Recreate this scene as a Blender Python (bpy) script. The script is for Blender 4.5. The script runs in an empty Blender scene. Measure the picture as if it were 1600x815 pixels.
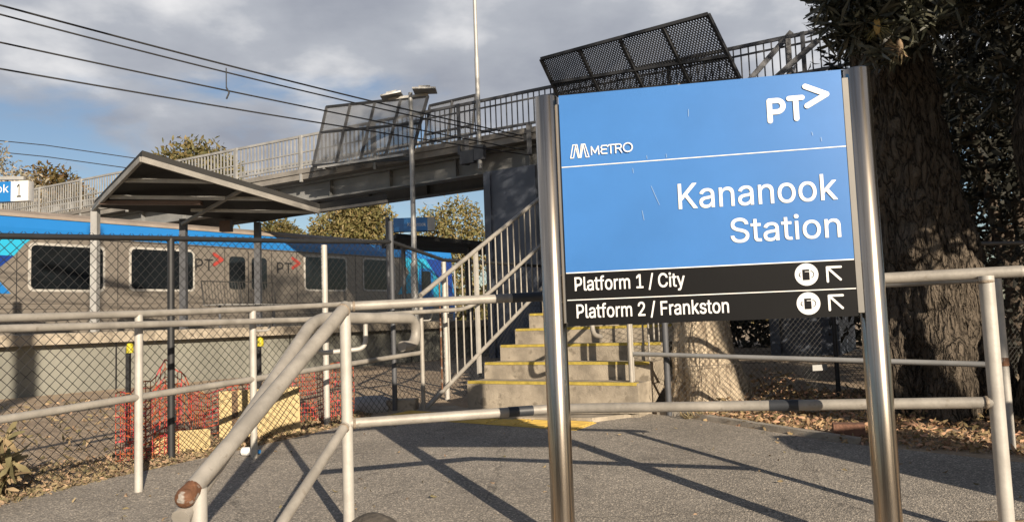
import bpy, math, random
import numpy as np
from mathutils import Vector, Matrix
from mathutils import noise as mnoise
random.seed(7); rng = np.random.default_rng(7)
scene = bpy.context.scene
C = scene.collection
PI = math.pi
# ------------------------------------------------------------------ camera
cam = bpy.data.objects.new('camera', bpy.data.cameras.new('camera')); C.objects.link(cam)
T = math.radians(4.5); R = math.radians(2.1)
fw = Vector((0, math.cos(T), math.sin(T))); u0 = Vector((0, -math.sin(T), math.cos(T))); r0 = Vector((1, 0, 0))
rr = r0*math.cos(R) - u0*math.sin(R); uu = u0*math.cos(R) + r0*math.sin(R)
M = Matrix((rr, uu, -fw)).transposed().to_4x4(); M.translation = (0, 0, .93)
cam.matrix_world = M
cam.data.sensor_width = 36; cam.data.lens = 27.0; cam.data.clip_end = 2000; cam.data.clip_start = .05
scene.camera = cam
# ------------------------------------------------------------------ sky, sun, exposure
SUN_EL = math.radians(18.5); SAZ = math.atan2(.387, -.922)      # sun stands behind the camera, to the right
w_ = bpy.data.worlds.new('World'); scene.world = w_; w_.use_nodes = True
nt = w_.node_tree; nt.nodes.clear()
def N(t, **k):
    n = nt.nodes.new(t)
    for a, b in k.items(): setattr(n, a, b)
    return n
L = nt.links.new
def math_(op, a, b=None, clamp=False):
    n = N('ShaderNodeMath', operation=op, use_clamp=clamp)
    for i, v in enumerate((a, b)):
        if v is None: continue
        if isinstance(v, (int, float)): n.inputs[i].default_value = v
        else: L(v, n.inputs[i])
    return n.outputs[0]
sky = N('ShaderNodeTexSky', sky_type='NISHITA', sun_disc=False, sun_elevation=SUN_EL, sun_rotation=SAZ,
        air_density=1.0, dust_density=.8, ozone_density=1.5)
tc = N('ShaderNodeTexCoord'); sp = N('ShaderNodeSeparateXYZ'); L(tc.outputs['Generated'], sp.inputs[0])
zz = math_('MAXIMUM', sp.outputs[2], 0.0)
den = math_('ADD', zz, .22)
cx = math_('DIVIDE', sp.outputs[0], den); cy = math_('DIVIDE', sp.outputs[1], den)
cb = N('ShaderNodeCombineXYZ'); L(cx, cb.inputs[0]); L(cy, cb.inputs[1]); cb.inputs[2].default_value = 3.4
n1 = N('ShaderNodeTexNoise'); n1.inputs['Scale'].default_value = 1.5; n1.inputs['Detail'].default_value = 7; n1.inputs['Roughness'].default_value = .55
n1.inputs['Distortion'].default_value = .35
L(cb.outputs[0], n1.inputs['Vector'])
n2 = N('ShaderNodeTexNoise'); n2.inputs['Scale'].default_value = 2.6; n2.inputs['Detail'].default_value = 6; L(cb.outputs[0], n2.inputs['Vector'])
cov = math_('ADD', n1.outputs[0], math_('MULTIPLY', math_('SUBTRACT', sp.outputs[2], .215), 2.1))
mr = N('ShaderNodeMapRange', interpolation_type='SMOOTHSTEP'); L(cov, mr.inputs[0])
mr.inputs[1].default_value = .44; mr.inputs[2].default_value = .60
cr = N('ShaderNodeValToRGB'); L(n2.outputs[0], cr.inputs[0])
cr.color_ramp.elements[0].position = .36; cr.color_ramp.elements[0].color = (3.4, 3.65, 4.3, 1)
cr.color_ramp.elements[1].position = .72; cr.color_ramp.elements[1].color = (9.6, 9.5, 9.5, 1)
e = cr.color_ramp.elements.new(.54); e.color = (4.8, 5.05, 5.6, 1)
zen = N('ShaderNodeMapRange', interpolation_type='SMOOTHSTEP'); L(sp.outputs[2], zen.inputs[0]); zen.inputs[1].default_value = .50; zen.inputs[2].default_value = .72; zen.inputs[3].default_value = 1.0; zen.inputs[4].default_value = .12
cfac = math_('MULTIPLY', mr.outputs[0], zen.outputs[0])   # clouds thinned overhead, out of view, to cut the ambient light
skm = N('ShaderNodeMixRGB', blend_type='MULTIPLY'); skm.inputs[0].default_value = 1; L(sky.outputs[0], skm.inputs[1]); skm.inputs[2].default_value = (1.0, 1.0, 1.05, 1)
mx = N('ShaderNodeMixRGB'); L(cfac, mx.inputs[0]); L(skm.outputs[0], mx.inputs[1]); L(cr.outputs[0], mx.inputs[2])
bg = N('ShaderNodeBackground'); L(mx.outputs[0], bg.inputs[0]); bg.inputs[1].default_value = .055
wo = N('ShaderNodeOutputWorld'); L(bg.outputs[0], wo.inputs[0])
sun = bpy.data.objects.new('sun', bpy.data.lights.new('sun', 'SUN')); C.objects.link(sun)
sun.data.energy = 5.0; sun.data.angle = math.radians(.5); sun.data.color = (1, .86, .68)
sd = Vector((-.387*math.cos(SUN_EL), .922*math.cos(SUN_EL), -math.sin(SUN_EL)))
sun.rotation_euler = sd.to_track_quat('-Z', 'Y').to_euler(); sun.location = (20, -45, 18)
scene.view_settings.view_transform = 'Standard'; scene.view_settings.look = 'None'
scene.view_settings.exposure = 0.8; scene.view_settings.gamma = 1
# ------------------------------------------------------------------ materials
ALB = .64                                                    # base colours below are scaled to the exposure
def mat(name, col, rough=.6, metal=0., var=.25, scale=6, bump=0., bscale=80, col2=None, stretch=None, island=0., trans=0., spec=None,
        spots=None, lo=.35, hi=.7):
    m = bpy.data.materials.new(name); m.use_nodes = True
    col = tuple(c*ALB for c in col); col2 = tuple(c*ALB for c in col2) if col2 else None
    if spots: spots = (tuple(c*ALB for c in spots[0]), *spots[1:])
    t = m.node_tree; b = t.nodes['Principled BSDF']; ln = t.links.new
    b.inputs['Roughness'].default_value = rough; b.inputs['Metallic'].default_value = metal
    if spec is not None: b.inputs['Specular IOR Level'].default_value = spec
    tcn = t.nodes.new('ShaderNodeTexCoord'); vec = tcn.outputs['Object']
    if stretch:
        mp = t.nodes.new('ShaderNodeMapping'); mp.inputs['Scale'].default_value = stretch; ln(vec, mp.inputs[0]); vec = mp.outputs[0]
    no = t.nodes.new('ShaderNodeTexNoise'); no.inputs['Scale'].default_value = scale; no.inputs['Detail'].default_value = 8
    no.inputs['Roughness'].default_value = .62; ln(vec, no.inputs['Vector'])
    c2 = col2 or tuple(max(0, c*(1-var)) for c in col)
    c1 = tuple(min(1, c*(1+var*.6)) for c in col) if not col2 else col
    rp = t.nodes.new('ShaderNodeValToRGB'); ln(no.outputs[0], rp.inputs[0])
    rp.color_ramp.elements[0].position = lo; rp.color_ramp.elements[0].color = (*c2, 1)
    rp.color_ramp.elements[1].position = hi; rp.color_ramp.elements[1].color = (*c1, 1)
    out = rp.outputs[0]
    if spots:                                               # (colour, scale, threshold) specks of another colour
        sc, ss, th = spots
        n3 = t.nodes.new('ShaderNodeTexNoise'); n3.inputs['Scale'].default_value = ss; n3.inputs['Detail'].default_value = 3; ln(vec, n3.inputs['Vector'])
        r3 = t.nodes.new('ShaderNodeMapRange'); ln(n3.outputs[0], r3.inputs[0]); r3.inputs[1].default_value = th; r3.inputs[2].default_value = th+.07
        m3 = t.nodes.new('ShaderNodeMixRGB'); ln(r3.outputs[0], m3.inputs[0]); ln(out, m3.inputs[1]); m3.inputs[2].default_value = (*sc, 1); out = m3.outputs[0]
    if island:
        g = t.nodes.new('ShaderNodeNewGeometry'); hs = t.nodes.new('ShaderNodeHueSaturation')
        r2 = t.nodes.new('ShaderNodeMapRange'); ln(g.outputs['Random Per Island'], r2.inputs[0])
        r2.inputs[3].default_value = 1-island; r2.inputs[4].default_value = 1+island
        ln(r2.outputs[0], hs.inputs['Value']); ln(out, hs.inputs['Color'])
        r4 = t.nodes.new('ShaderNodeMapRange'); ln(g.outputs['Random Per Island'], r4.inputs[0]); r4.inputs[3].default_value = .53; r4.inputs[4].default_value = .47
        ln(r4.outputs[0], hs.inputs['Hue']); out = hs.outputs[0]
    ln(out, b.inputs['Base Color'])
    if bump:
        nb = t.nodes.new('ShaderNodeTexNoise'); nb.inputs['Scale'].default_value = bscale; nb.inputs['Detail'].default_value = 6; ln(vec, nb.inputs['Vector'])
        bp = t.nodes.new('ShaderNodeBump'); bp.inputs['Strength'].default_value = bump; bp.inputs['Distance'].default_value = .02
        ln(nb.outputs[0], bp.inputs['Height']); ln(bp.outputs[0], b.inputs['Normal'])
    if trans:
        tr = t.nodes.new('ShaderNodeBsdfTranslucent'); ln(out, tr.inputs[0]); ms = t.nodes.new('ShaderNodeMixShader'); ms.inputs[0].default_value = trans
        ln(b.outputs[0], ms.inputs[1]); ln(tr.outputs[0], ms.inputs[2]); ln(ms.outputs[0], t.nodes['Material Output'].inputs[0])
    return m
def asphalt_mat():
    m = bpy.data.materials.new('asphalt'); m.use_nodes = True; t = m.node_tree; b = t.nodes['Principled BSDF']; ln = t.links.new
    tcn = t.nodes.new('ShaderNodeTexCoord'); v = tcn.outputs['Object']
    vo = t.nodes.new('ShaderNodeTexVoronoi'); vo.inputs['Scale'].default_value = 145; ln(v, vo.inputs['Vector'])
    rp = t.nodes.new('ShaderNodeValToRGB'); sx = t.nodes.new('ShaderNodeSeparateColor'); ln(vo.outputs['Color'], sx.inputs[0]); ln(sx.outputs[0], rp.inputs[0])
    rp.color_ramp.elements[0].color = (.115, .104, .09, 1); rp.color_ramp.elements[0].position = .1
    rp.color_ramp.elements[1].color = (.44, .385, .315, 1); rp.color_ramp.elements[1].position = 1
    k = rp.color_ramp.elements.new(.55); k.color = (.185, .166, .143, 1)
    k = rp.color_ramp.elements.new(.86); k.color = (.255, .228, .193, 1)
    no = t.nodes.new('ShaderNodeTexNoise'); no.inputs['Scale'].default_value = 1.3; no.inputs['Detail'].default_value = 9; no.inputs['Roughness'].default_value = .7; ln(v, no.inputs['Vector'])
    r2 = t.nodes.new('ShaderNodeMapRange'); ln(no.outputs[0], r2.inputs[0]); r2.inputs[1].default_value = .3; r2.inputs[2].default_value = .7; r2.inputs[3].default_value = 1.0; r2.inputs[4].default_value = 1.6
    mu = t.nodes.new('ShaderNodeMixRGB'); mu.blend_type = 'MULTIPLY'; mu.inputs[0].default_value = 1; ln(rp.outputs[0], mu.inputs[1]); ln(r2.outputs[0], mu.inputs[2])
    n4 = t.nodes.new('ShaderNodeTexNoise'); n4.inputs['Scale'].default_value = 5.5; n4.inputs['Detail'].default_value = 5; n4.inputs['Distortion'].default_value = 1.2; ln(v, n4.inputs['Vector'])
    r4 = t.nodes.new('ShaderNodeMapRange'); ln(n4.outputs[0], r4.inputs[0]); r4.inputs[1].default_value = .28; r4.inputs[2].default_value = .40; r4.inputs[3].default_value = .70; r4.inputs[4].default_value = 1.0
    m4 = t.nodes.new('ShaderNodeMixRGB'); m4.blend_type = 'MULTIPLY'; m4.inputs[0].default_value = 1; ln(mu.outputs[0], m4.inputs[1]); ln(r4.outputs[0], m4.inputs[2])
    v2 = t.nodes.new('ShaderNodeTexVoronoi'); v2.feature = 'DISTANCE_TO_EDGE'; v2.inputs['Scale'].default_value = .55; mp = t.nodes.new('ShaderNodeMixRGB'); mp.inputs[0].default_value = .16; ln(v, mp.inputs[1]); ln(n4.outputs['Color'], mp.inputs[2]); ln(mp.outputs[0], v2.inputs['Vector'])
    r5 = t.nodes.new('ShaderNodeMapRange'); ln(v2.outputs['Distance'], r5.inputs[0]); r5.inputs[1].default_value = .0; r5.inputs[2].default_value = .0035; r5.inputs[3].default_value = .5; r5.inputs[4].default_value = 1.0
    m5 = t.nodes.new('ShaderNodeMixRGB'); m5.blend_type = 'MULTIPLY'; m5.inputs[0].default_value = 1; ln(m4.outputs[0], m5.inputs[1]); ln(r5.outputs[0], m5.inputs[2])
    ln(m5.outputs[0], b.inputs['Base Color']); b.inputs['Roughness'].default_value = .85
    bp = t.nodes.new('ShaderNodeBump'); bp.inputs['Strength'].default_value = .55; bp.inputs['Distance'].default_value = .006
    ln(vo.outputs['Distance'], bp.inputs['Height']); ln(bp.outputs[0], b.inputs['Normal'])
    return m
def bark_mat(name, light, dark, scale, depth):
    m = bpy.data.materials.new(name); m.use_nodes = True; t = m.node_tree; b = t.nodes['Principled BSDF']; ln = t.links.new
    tcn = t.nodes.new('ShaderNodeTexCoord'); mp = t.nodes.new('ShaderNodeMapping'); mp.inputs['Scale'].default_value = (1, 1, .30); ln(tcn.outputs['Object'], mp.inputs[0])
    no = t.nodes.new('ShaderNodeTexNoise'); no.inputs['Scale'].default_value = 7; no.inputs['Detail'].default_value = 6; ln(mp.outputs[0], no.inputs['Vector'])
    wv = t.nodes.new('ShaderNodeMixRGB'); wv.inputs[0].default_value = .2; ln(mp.outputs[0], wv.inputs[1]); ln(no.outputs['Color'], wv.inputs[2])
    hs = []
    for sc in (scale, scale*2.3):
        vo = t.nodes.new('ShaderNodeTexVoronoi'); vo.feature = 'DISTANCE_TO_EDGE'; vo.inputs['Scale'].default_value = sc; ln(wv.outputs[0], vo.inputs['Vector'])
        r = t.nodes.new('ShaderNodeMapRange'); r.interpolation_type = 'SMOOTHSTEP'; ln(vo.outputs['Distance'], r.inputs[0]); r.inputs[1].default_value = .0; r.inputs[2].default_value = .22; hs.append(r.outputs[0])
    mu = t.nodes.new('ShaderNodeMath'); mu.operation = 'MULTIPLY_ADD'; ln(hs[1], mu.inputs[0]); mu.inputs[1].default_value = .35; ln(hs[0], mu.inputs[2])
    n2 = t.nodes.new('ShaderNodeTexNoise'); n2.inputs['Scale'].default_value = 60; n2.inputs['Detail'].default_value = 5; ln(mp.outputs[0], n2.inputs['Vector'])
    m2 = t.nodes.new('ShaderNodeMath'); m2.operation = 'MULTIPLY_ADD'; ln(n2.outputs[0], m2.inputs[0]); m2.inputs[1].default_value = .5; ln(mu.outputs[0], m2.inputs[2])
    rp = t.nodes.new('ShaderNodeValToRGB'); ln(m2.outputs[0], rp.inputs[0]); rp.color_ramp.elements[0].position = .25; rp.color_ramp.elements[0].color = (*dark, 1); rp.color_ramp.elements[1].position = .95; rp.color_ramp.elements[1].color = (*light, 1)
    ln(rp.outputs[0], b.inputs['Base Color']); b.inputs['Roughness'].default_value = .95; b.inputs['Specular IOR Level'].default_value = .15
    bp = t.nodes.new('ShaderNodeBump'); bp.inputs['Strength'].default_value = 1.0; bp.inputs['Distance'].default_value = depth; ln(m2.outputs[0], bp.inputs['Height']); ln(bp.outputs[0], b.inputs['Normal'])
    return m
def steel_mat():
    m = mat('brushed_stainless', (.66, .58, .49), .21, 1., .2, 3, stretch=(30, 30, 1.2)); b = m.node_tree.nodes['Principled BSDF']
    b.inputs['Anisotropic'].default_value = .3
    return m
Mt = dict(
 asphalt=asphalt_mat(),
 soil=mat('soil', (.62, .48, .33), .95, 0, .4, 2.2, .6, 40, col2=(.38, .275, .185), spots=((.78, .64, .46), 35, .6)),
 redsoil=mat('red_soil', (.36, .21, .13), .95, 0, .35, 3, .6, 50),
 concrete=mat('concrete', (.50, .43, .335), .85, 0, .38, 5, .3, 90, spots=((.30, .255, .195), 9, .58)),
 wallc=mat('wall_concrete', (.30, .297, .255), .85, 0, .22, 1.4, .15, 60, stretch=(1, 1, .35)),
 kerb=mat('kerb_concrete', (.50, .45, .38), .9, 0, .3, 8, .3, 90),
 nosing=mat('nosing_yellow', (.66, .50, .09), .75, 0, .3, 18, .2, 90),
 tactile=mat('tactile_yellow', (.95, .66, .16), .65, 0, .2, 9),
 tube=mat('galvanised_tube', (.48, .445, .395), .55, .15, .26, 7, .08, 60, spots=((.35, .315, .27), 26, .65)),
 tubew=mat('pale_tube', (.62, .59, .54), .5, .1, .16, 9, .05, 60),
 band=mat('dark_rail', (.045, .05, .06), .5),  # darker lengths of the front rails
 weld=mat('weld_bead', (.36, .29, .22), .7, 0, .4, 60, .4, 90),
 rust=mat('rust', (.22, .10, .05), .7, .2, .4, 30, .3, 90, spots=((.42, .38, .34), 25, .55)),
 stainless=steel_mat(),
 blue=mat('sign_blue', (.064, .243, .65), .3, 0, .09, 2.2),
 black=mat('sign_black', (.012, .012, .013),   .45, 0, .1, 5, spec=.1),
 white=mat('sign_white', (1.0, 1.0, .99), .45, 0, .03, 5),
 alu=mat('aluminium', (.24, .23, .215), .5, .3, .1, 4),
 blacksteel=mat('black_steel', (.03, .031, .034), .55, .1, .25, 12),
 wire=mat('black_wire', (.022, .022, .024), .6, .1, .2, 12),
 galvwire=mat('galvanised_wire', (.075, .072, .068), .5, .5, .2, 12),
 greysteel=mat('grey_steel', (.125, .13, .145), .6, .2, .3, 3, .05, 40),
 lightsteel=mat('weathered_galvanised_steel', (.56, .555, .54), .55, .35, .25, 2.5),
 screen=mat('screen_mesh_steel', (.32, .33, .35), .6, .2, .3, 1.2),
 darksteel=mat('dark_mesh_steel', (.035, .037, .043), .6, .2, .3, 3),
 bridgec=mat('bridge_concrete', (.31, .29, .265), .85, 0, .35, 1.6, .2, 30),
 girder=mat('painted_girder', (.28, .285, .285), .6, 0, .3, 1.2),
 pier=mat('pier_paint', (.125, .145, .19), .6, 0, .2, 1.2),
 roofdark=mat('canopy_dark', (.022, .021, .020), .75, 0, .3, 3),
 fascia=mat('canopy_fascia', (.36, .34, .31), .6, .2, .2, 4),
 brownm=mat('brown_metal', (.16, .10, .075), .6, 0, .2, 4),
 train=mat('train_stainless', (.34, .30, .255), .42, .4, .14, 2, stretch=(1, 1, 8)),
 trainroof=mat('train_roof', (.36, .30, .25), .7, 0, .25, 2),
 trainblue=mat('train_blue', (.02, .22, .62), .3, 0, .05, 1),
 traincyan=mat('train_cyan', (.035, .50, .78), .3, 0, .05, 1),
 trainnavy=mat('train_navy', (.012, .055, .30), .3, 0, .05, 1),
 glass=mat('dark_glass', (.012, .015, .018), .06, 0, .3, 1.5, spec=.6),
 seatgreen=mat('seat_olive', (.16, .15, .07), .8),
 red=mat('logo_red', (.46, .06, .045), .5, 0, .03),
 grey=mat('logo_grey', (.02, .02, .022), .5),
 orange=mat('barrier_orange', (.80, .155, .075), .6, 0, .2, 12, island=.15, trans=.25),
 ply=mat('yellow_board', (.64, .485, .23), .7, 0, .18, 5, stretch=(1, 1, 9)),
 timber=mat('brown_timber', (.18, .11, .06), .8, 0, .3, 5),
 yellowcap=mat('cap_yellow', (.80, .68, .03), .5),
 bag=mat('pale_bag', (.50, .49, .48), .85, 0, .2, 6, .5, 20),
 stone=mat('dark_stone', (.115, .10, .085), .9, 0, .4, 14, .7, 40),
 brick=mat('brick_red', (.26, .13, .085), .9, 0, .3, 20, .4, 60),
 bark=bark_mat('banksia_bark', (.115, .094, .073), (.022, .018, .014), 19, .03),
 palebark=bark_mat('pale_bark', (.42, .35, .26), (.19, .15, .11), 11, .012),
 wood=mat('twig_bark', (.13, .10, .075), .95, 0, .4, 8, .5, 30),
 banksia=mat('banksia_leaf', (.09, .092, .062), .38, 0, .3, 3, island=.5, trans=.16),
 olive=mat('olive_leaf', (.24, .205, .07), .6, 0, .3, .6, island=.35, trans=.3),
 goldleaf=mat('gold_leaf', (.35, .30, .115), .6, 0, .3, .6, island=.35, trans=.3),
 brownleaf=mat('brown_leaf', (.24, .17, .06), .6, 0, .3, .6, island=.35, trans=.3),
 blossom=mat('blossom_leaf', (.52, .46, .34), .7, 0, .3, .8, island=.35, trans=.3),
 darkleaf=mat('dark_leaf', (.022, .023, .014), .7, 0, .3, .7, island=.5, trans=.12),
 litter=mat('dry_leaf', (.58, .395, .22), .9, 0, .4, 5, island=.55, trans=.2),
 straw=mat('dry_straw', (.50, .38, .22), .9, 0, .4, 5, island=.5, trans=.2),
 weed=mat('weed_leaf', (.44, .35, .19), .7, 0, .3, 8, island=.4, trans=.2),
 cone=mat('banksia_flower', (.50, .33, .10), .8, 0, .3, 30),
 deadcone=mat('dead_flower', (.34, .24, .15), .9, 0, .3, 30),
)
# ------------------------------------------------------------------ mesh helpers
V = lambda p: np.array(p, float)
class MB:
    def __init__(s): s.v = []; s.f = []; s.sm = []; s.n = 0
    def add(s, verts, faces, smooth=False):
        o = s.n; s.v.extend([tuple(map(float, q)) for q in verts]); s.n = len(s.v)
        for f in faces: s.f.append(tuple(i+o for i in f)); s.sm.append(smooth)
        return s
    def obox(s, c, ax, ay, az):                              # centre and three half-axis vectors
        c, ax, ay, az = V(c), V(ax), V(ay), V(az)
        vs = [c+i*ax+j*ay+k*az for k in (-1, 1) for j in (-1, 1) for i in (-1, 1)]
        return s.add(vs, [(0, 2, 3, 1), (4, 5, 7, 6), (0, 1, 5, 4), (2, 6, 7, 3), (0, 4, 6, 2), (1, 3, 7, 5)])
    def box(s, lo, hi):
        lo, hi = V(lo), V(hi); h = (hi-lo)/2
        return s.obox((lo+hi)/2, (h[0], 0, 0), (0, h[1], 0), (0, 0, h[2]))
    def bar(s, a, b, wdt, hgt, side=None):                   # rectangular bar from a to b
        a, b = V(a), V(b); d = b-a; d /= np.linalg.norm(d)
        up = V(side) if side is not None else (V((0, 0, 1)) if abs(d[2]) < .95 else V((1, 0, 0)))
        x = np.cross(d, up); x /= np.linalg.norm(x); y = np.cross(x, d)
        return s.obox((a+b)/2, (b-a)/2, x*wdt/2, y*hgt/2)
    def tube(s, pts, r, n=10, cap=True):
        pts = [V(p) for p in pts]; rs = r if hasattr(r, '__len__') else [r]*len(pts)
        d0 = pts[1]-pts[0]; ref = V((0, 0, 1)) if abs(d0[2]) < .9*np.linalg.norm(d0) else V((1, 0, 0))
        x = np.cross(d0, ref); x /= np.linalg.norm(x); rings = []
        for i, p in enumerate(pts):
            if i == 0: t = pts[1]-p
            elif i == len(pts)-1: t = p-pts[-2]
            else:
                a = p-pts[i-1]; b = pts[i+1]-p; t = a/np.linalg.norm(a)+b/np.linalg.norm(b)
            t = t/np.linalg.norm(t); x = x-t*(x@t); x /= np.linalg.norm(x); y = np.cross(t, x)
            rings.append([p+rs[i]*(math.cos(2*PI*k/n)*x+math.sin(2*PI*k/n)*y) for k in range(n)])
        o = [q for rg in rings for q in rg]; fs = []
        for i in range(len(pts)-1):
            for k in range(n):
                k2 = (k+1) % n; fs.append((i*n+k, i*n+k2, (i+1)*n+k2, (i+1)*n+k))
        s.add(o, fs, True)
        if cap:
            s.add(rings[0], [tuple(range(n))[::-1]]); s.add(rings[-1], [tuple(range(n))])
        return s
    def prism(s, poly, d):                                   # planar polygon extruded by vector d
        n = len(poly); a = [V(p) for p in poly]; b = [p+V(d) for p in a]
        return s.add(a+b, [tuple(range(n))[::-1], tuple(range(n, 2*n))]+[(i, (i+1) % n, n+(i+1) % n, n+i) for i in range(n)])
    def ball(s, c, r, n=12, sq=(1, 1, 1)):
        vs = []; fs = []; c = V(c)
        for i in range(n+1):
            th = PI*i/n
            for k in range(2*n):
                ph = PI*k/n; vs.append(c+r*V((math.sin(th)*math.cos(ph)*sq[0], math.sin(th)*math.sin(ph)*sq[1], math.cos(th)*sq[2])))
        for i in range(n):
            for k in range(2*n):
                k2 = (k+1) % (2*n); fs.append((i*2*n+k, (i+1)*2*n+k, (i+1)*2*n+k2, i*2*n+k2))
        return s.add(vs, fs, True)
    def build(s, name, m, parent=None, base=None):
        me = bpy.data.meshes.new(name); o = V(ROOT.get(parent.name, (0, 0, 0))) if parent is not None else (V(base) if base is not None else V((0, 0, 0)))
        vs = np.array(s.v)-o
        me.from_pydata([tuple(q) for q in vs], [], s.f)
        me.polygons.foreach_set('use_smooth', s.sm); me.validate(); me.update()
        me.materials.append(m)
        ob = bpy.data.objects.new(name, me); C.objects.link(ob)
        if parent is not None: ob.parent = parent; ROOT[ob.name] = tuple(o)
        else: ob.location = tuple(o); ROOT[ob.name] = tuple(o)
        return ob
ROOT = {}; UP = np.array((0., 0., 1.))
def tag(o, label=None, cat=None, group=None, kind=None):
    if label: o['label'] = label
    if cat: o['category'] = cat
    if group: o['group'] = group
    if kind: o['kind'] = kind
    return o
def thing(name, label, cat, loc, group=None):
    o = bpy.data.objects.new(name, None); C.objects.link(o); o.location = loc; o.empty_display_size = .2
    ROOT[o.name] = tuple(map(float, loc)); return tag(o, label, cat, group)
def bend(pts, rad=.08, k=6):                                 # round off the inner corners of a polyline
    pts = [V(p) for p in pts]; out = [pts[0]]
    for i in range(1, len(pts)-1):
        a, b, c = pts[i-1], pts[i], pts[i+1]; la, lc = np.linalg.norm(a-b), np.linalg.norm(c-b)
        r = min(rad, la*.45, lc*.45); p, q = b+(a-b)/la*r, b+(c-b)/lc*r
        for j in range(k+1):
            t = j/k; out.append((1-t)**2*p+2*t*(1-t)*b+t*t*q)
    return out+[pts[-1]]
def clipseg(a, b):                                           # Liang-Barsky in the unit square
    t0, t1 = 0., 1.; d = (b[0]-a[0], b[1]-a[1])
    for p, q in ((-d[0], a[0]), (d[0], 1-a[0]), (-d[1], a[1]), (d[1], 1-a[1])):
        if abs(p) < 1e-12:
            if q < 0: return None
        else:
            t = q/p
            if p < 0: t0 = max(t0, t)
            else: t1 = min(t1, t)
    if t0 >= t1: return None
    return (a[0]+t0*d[0], a[1]+t0*d[1]), (a[0]+t1*d[0], a[1]+t1*d[1])
def diamond_mesh(mb, P00, P10, P11, P01, su, sv, r, n=4, sag=0., steps=1):     # woven wire filling a quad: cell su x sv metres
    P00, P10, P11, P01 = map(V, (P00, P10, P11, P01))
    W = np.linalg.norm(P10-P00); H = np.linalg.norm(P01-P00); nu, nv = W/su, H/sv
    nr = np.cross(P10-P00, P01-P00); nr /= np.linalg.norm(nr)
    f = lambda q: (1-q[0])*(1-q[1])*P00+q[0]*(1-q[1])*P10+q[0]*q[1]*P11+(1-q[0])*q[1]*P01
    for sgn in (1, -1):
        k0, k1 = (-int(nv)-2, int(nu)+2) if sgn > 0 else (0, int(nu+nv)+2)
        for k in range(k0, k1):
            a = (k/nu, 0.); b = ((k+sgn*nv)/nu, 1.)
            c = clipseg(a, b)
            if c: mb.tube([f(c[0])+nr*r*.8*sgn, f(c[1])+nr*r*.8*sgn], r, n, cap=False)
def numpy_mesh(name, verts, faces4, m, parent=None, base=None):
    o = V(ROOT.get(parent.name)) if parent is not None else V(base if base is not None else (0, 0, 0))
    me = bpy.data.meshes.new(name); nv, nf = len(verts), len(faces4)
    me.vertices.add(nv); me.vertices.foreach_set('co', (verts-o).astype(np.float32).ravel())
    me.loops.add(nf*4); me.loops.foreach_set('vertex_index', faces4.astype(np.int32).ravel())
    me.polygons.add(nf); me.polygons.foreach_set('loop_start', np.arange(0, nf*4, 4, dtype=np.int32))
    me.update(calc_edges=True); me.validate(); me.materials.append(m)
    ob = bpy.data.objects.new(name, me); C.objects.link(ob)
    if parent is not None: ob.parent = parent
    else: ob.location = tuple(o)
    ROOT[ob.name] = tuple(o); return ob
def unit(a): return a/np.maximum(np.linalg.norm(a, axis=1, keepdims=True), 1e-9)
def leaves(cent, dirs, length, width, curl=.15):             # one folded two-quad leaf at each centre, along dirs
    n = len(cent); L_ = length*(.7+.6*rng.random((n, 1))); W_ = width*(.7+.6*rng.random((n, 1)))
    d = unit(dirs); ref = rng.normal(size=(n, 3)); s = unit(np.cross(d, ref)); nn = np.cross(s, d)
    p0 = cent; pm = cent+d*L_*.5+nn*L_*curl*.4; p1 = cent+d*L_-nn*L_*curl
    v = np.stack([p0-s*W_*.15, p0+s*W_*.15, pm+s*W_*.5, pm-s*W_*.5, p1+s*W_*.18, p1-s*W_*.18], 1).reshape(-1, 3)
    b = np.arange(n)[:, None]*6
    f = np.concatenate([b+np.array([[0, 1, 2, 3]]), b+np.array([[3, 2, 4, 5]])], 0)
    return v, f
def blob_points(blobs, n, shell=.45):                        # random points in a union of ellipsoids, denser near the surface
    wts = np.array([b[1][0]*b[1][1]*b[1][2] for b in blobs])**.8; wts /= wts.sum(); pts = []; dr = []
    for (c, r), k in zip(blobs, rng.multinomial(n, wts)):
        d = unit(rng.normal(size=(k, 3))); rad = (shell+(1-shell)*rng.random((k, 1))**.6)*(.9+.25*rng.random((k, 1)))
        pts.append(V(c)+d*rad*V(r)); dr.append(d)
    return np.concatenate(pts), np.concatenate(dr)
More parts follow.
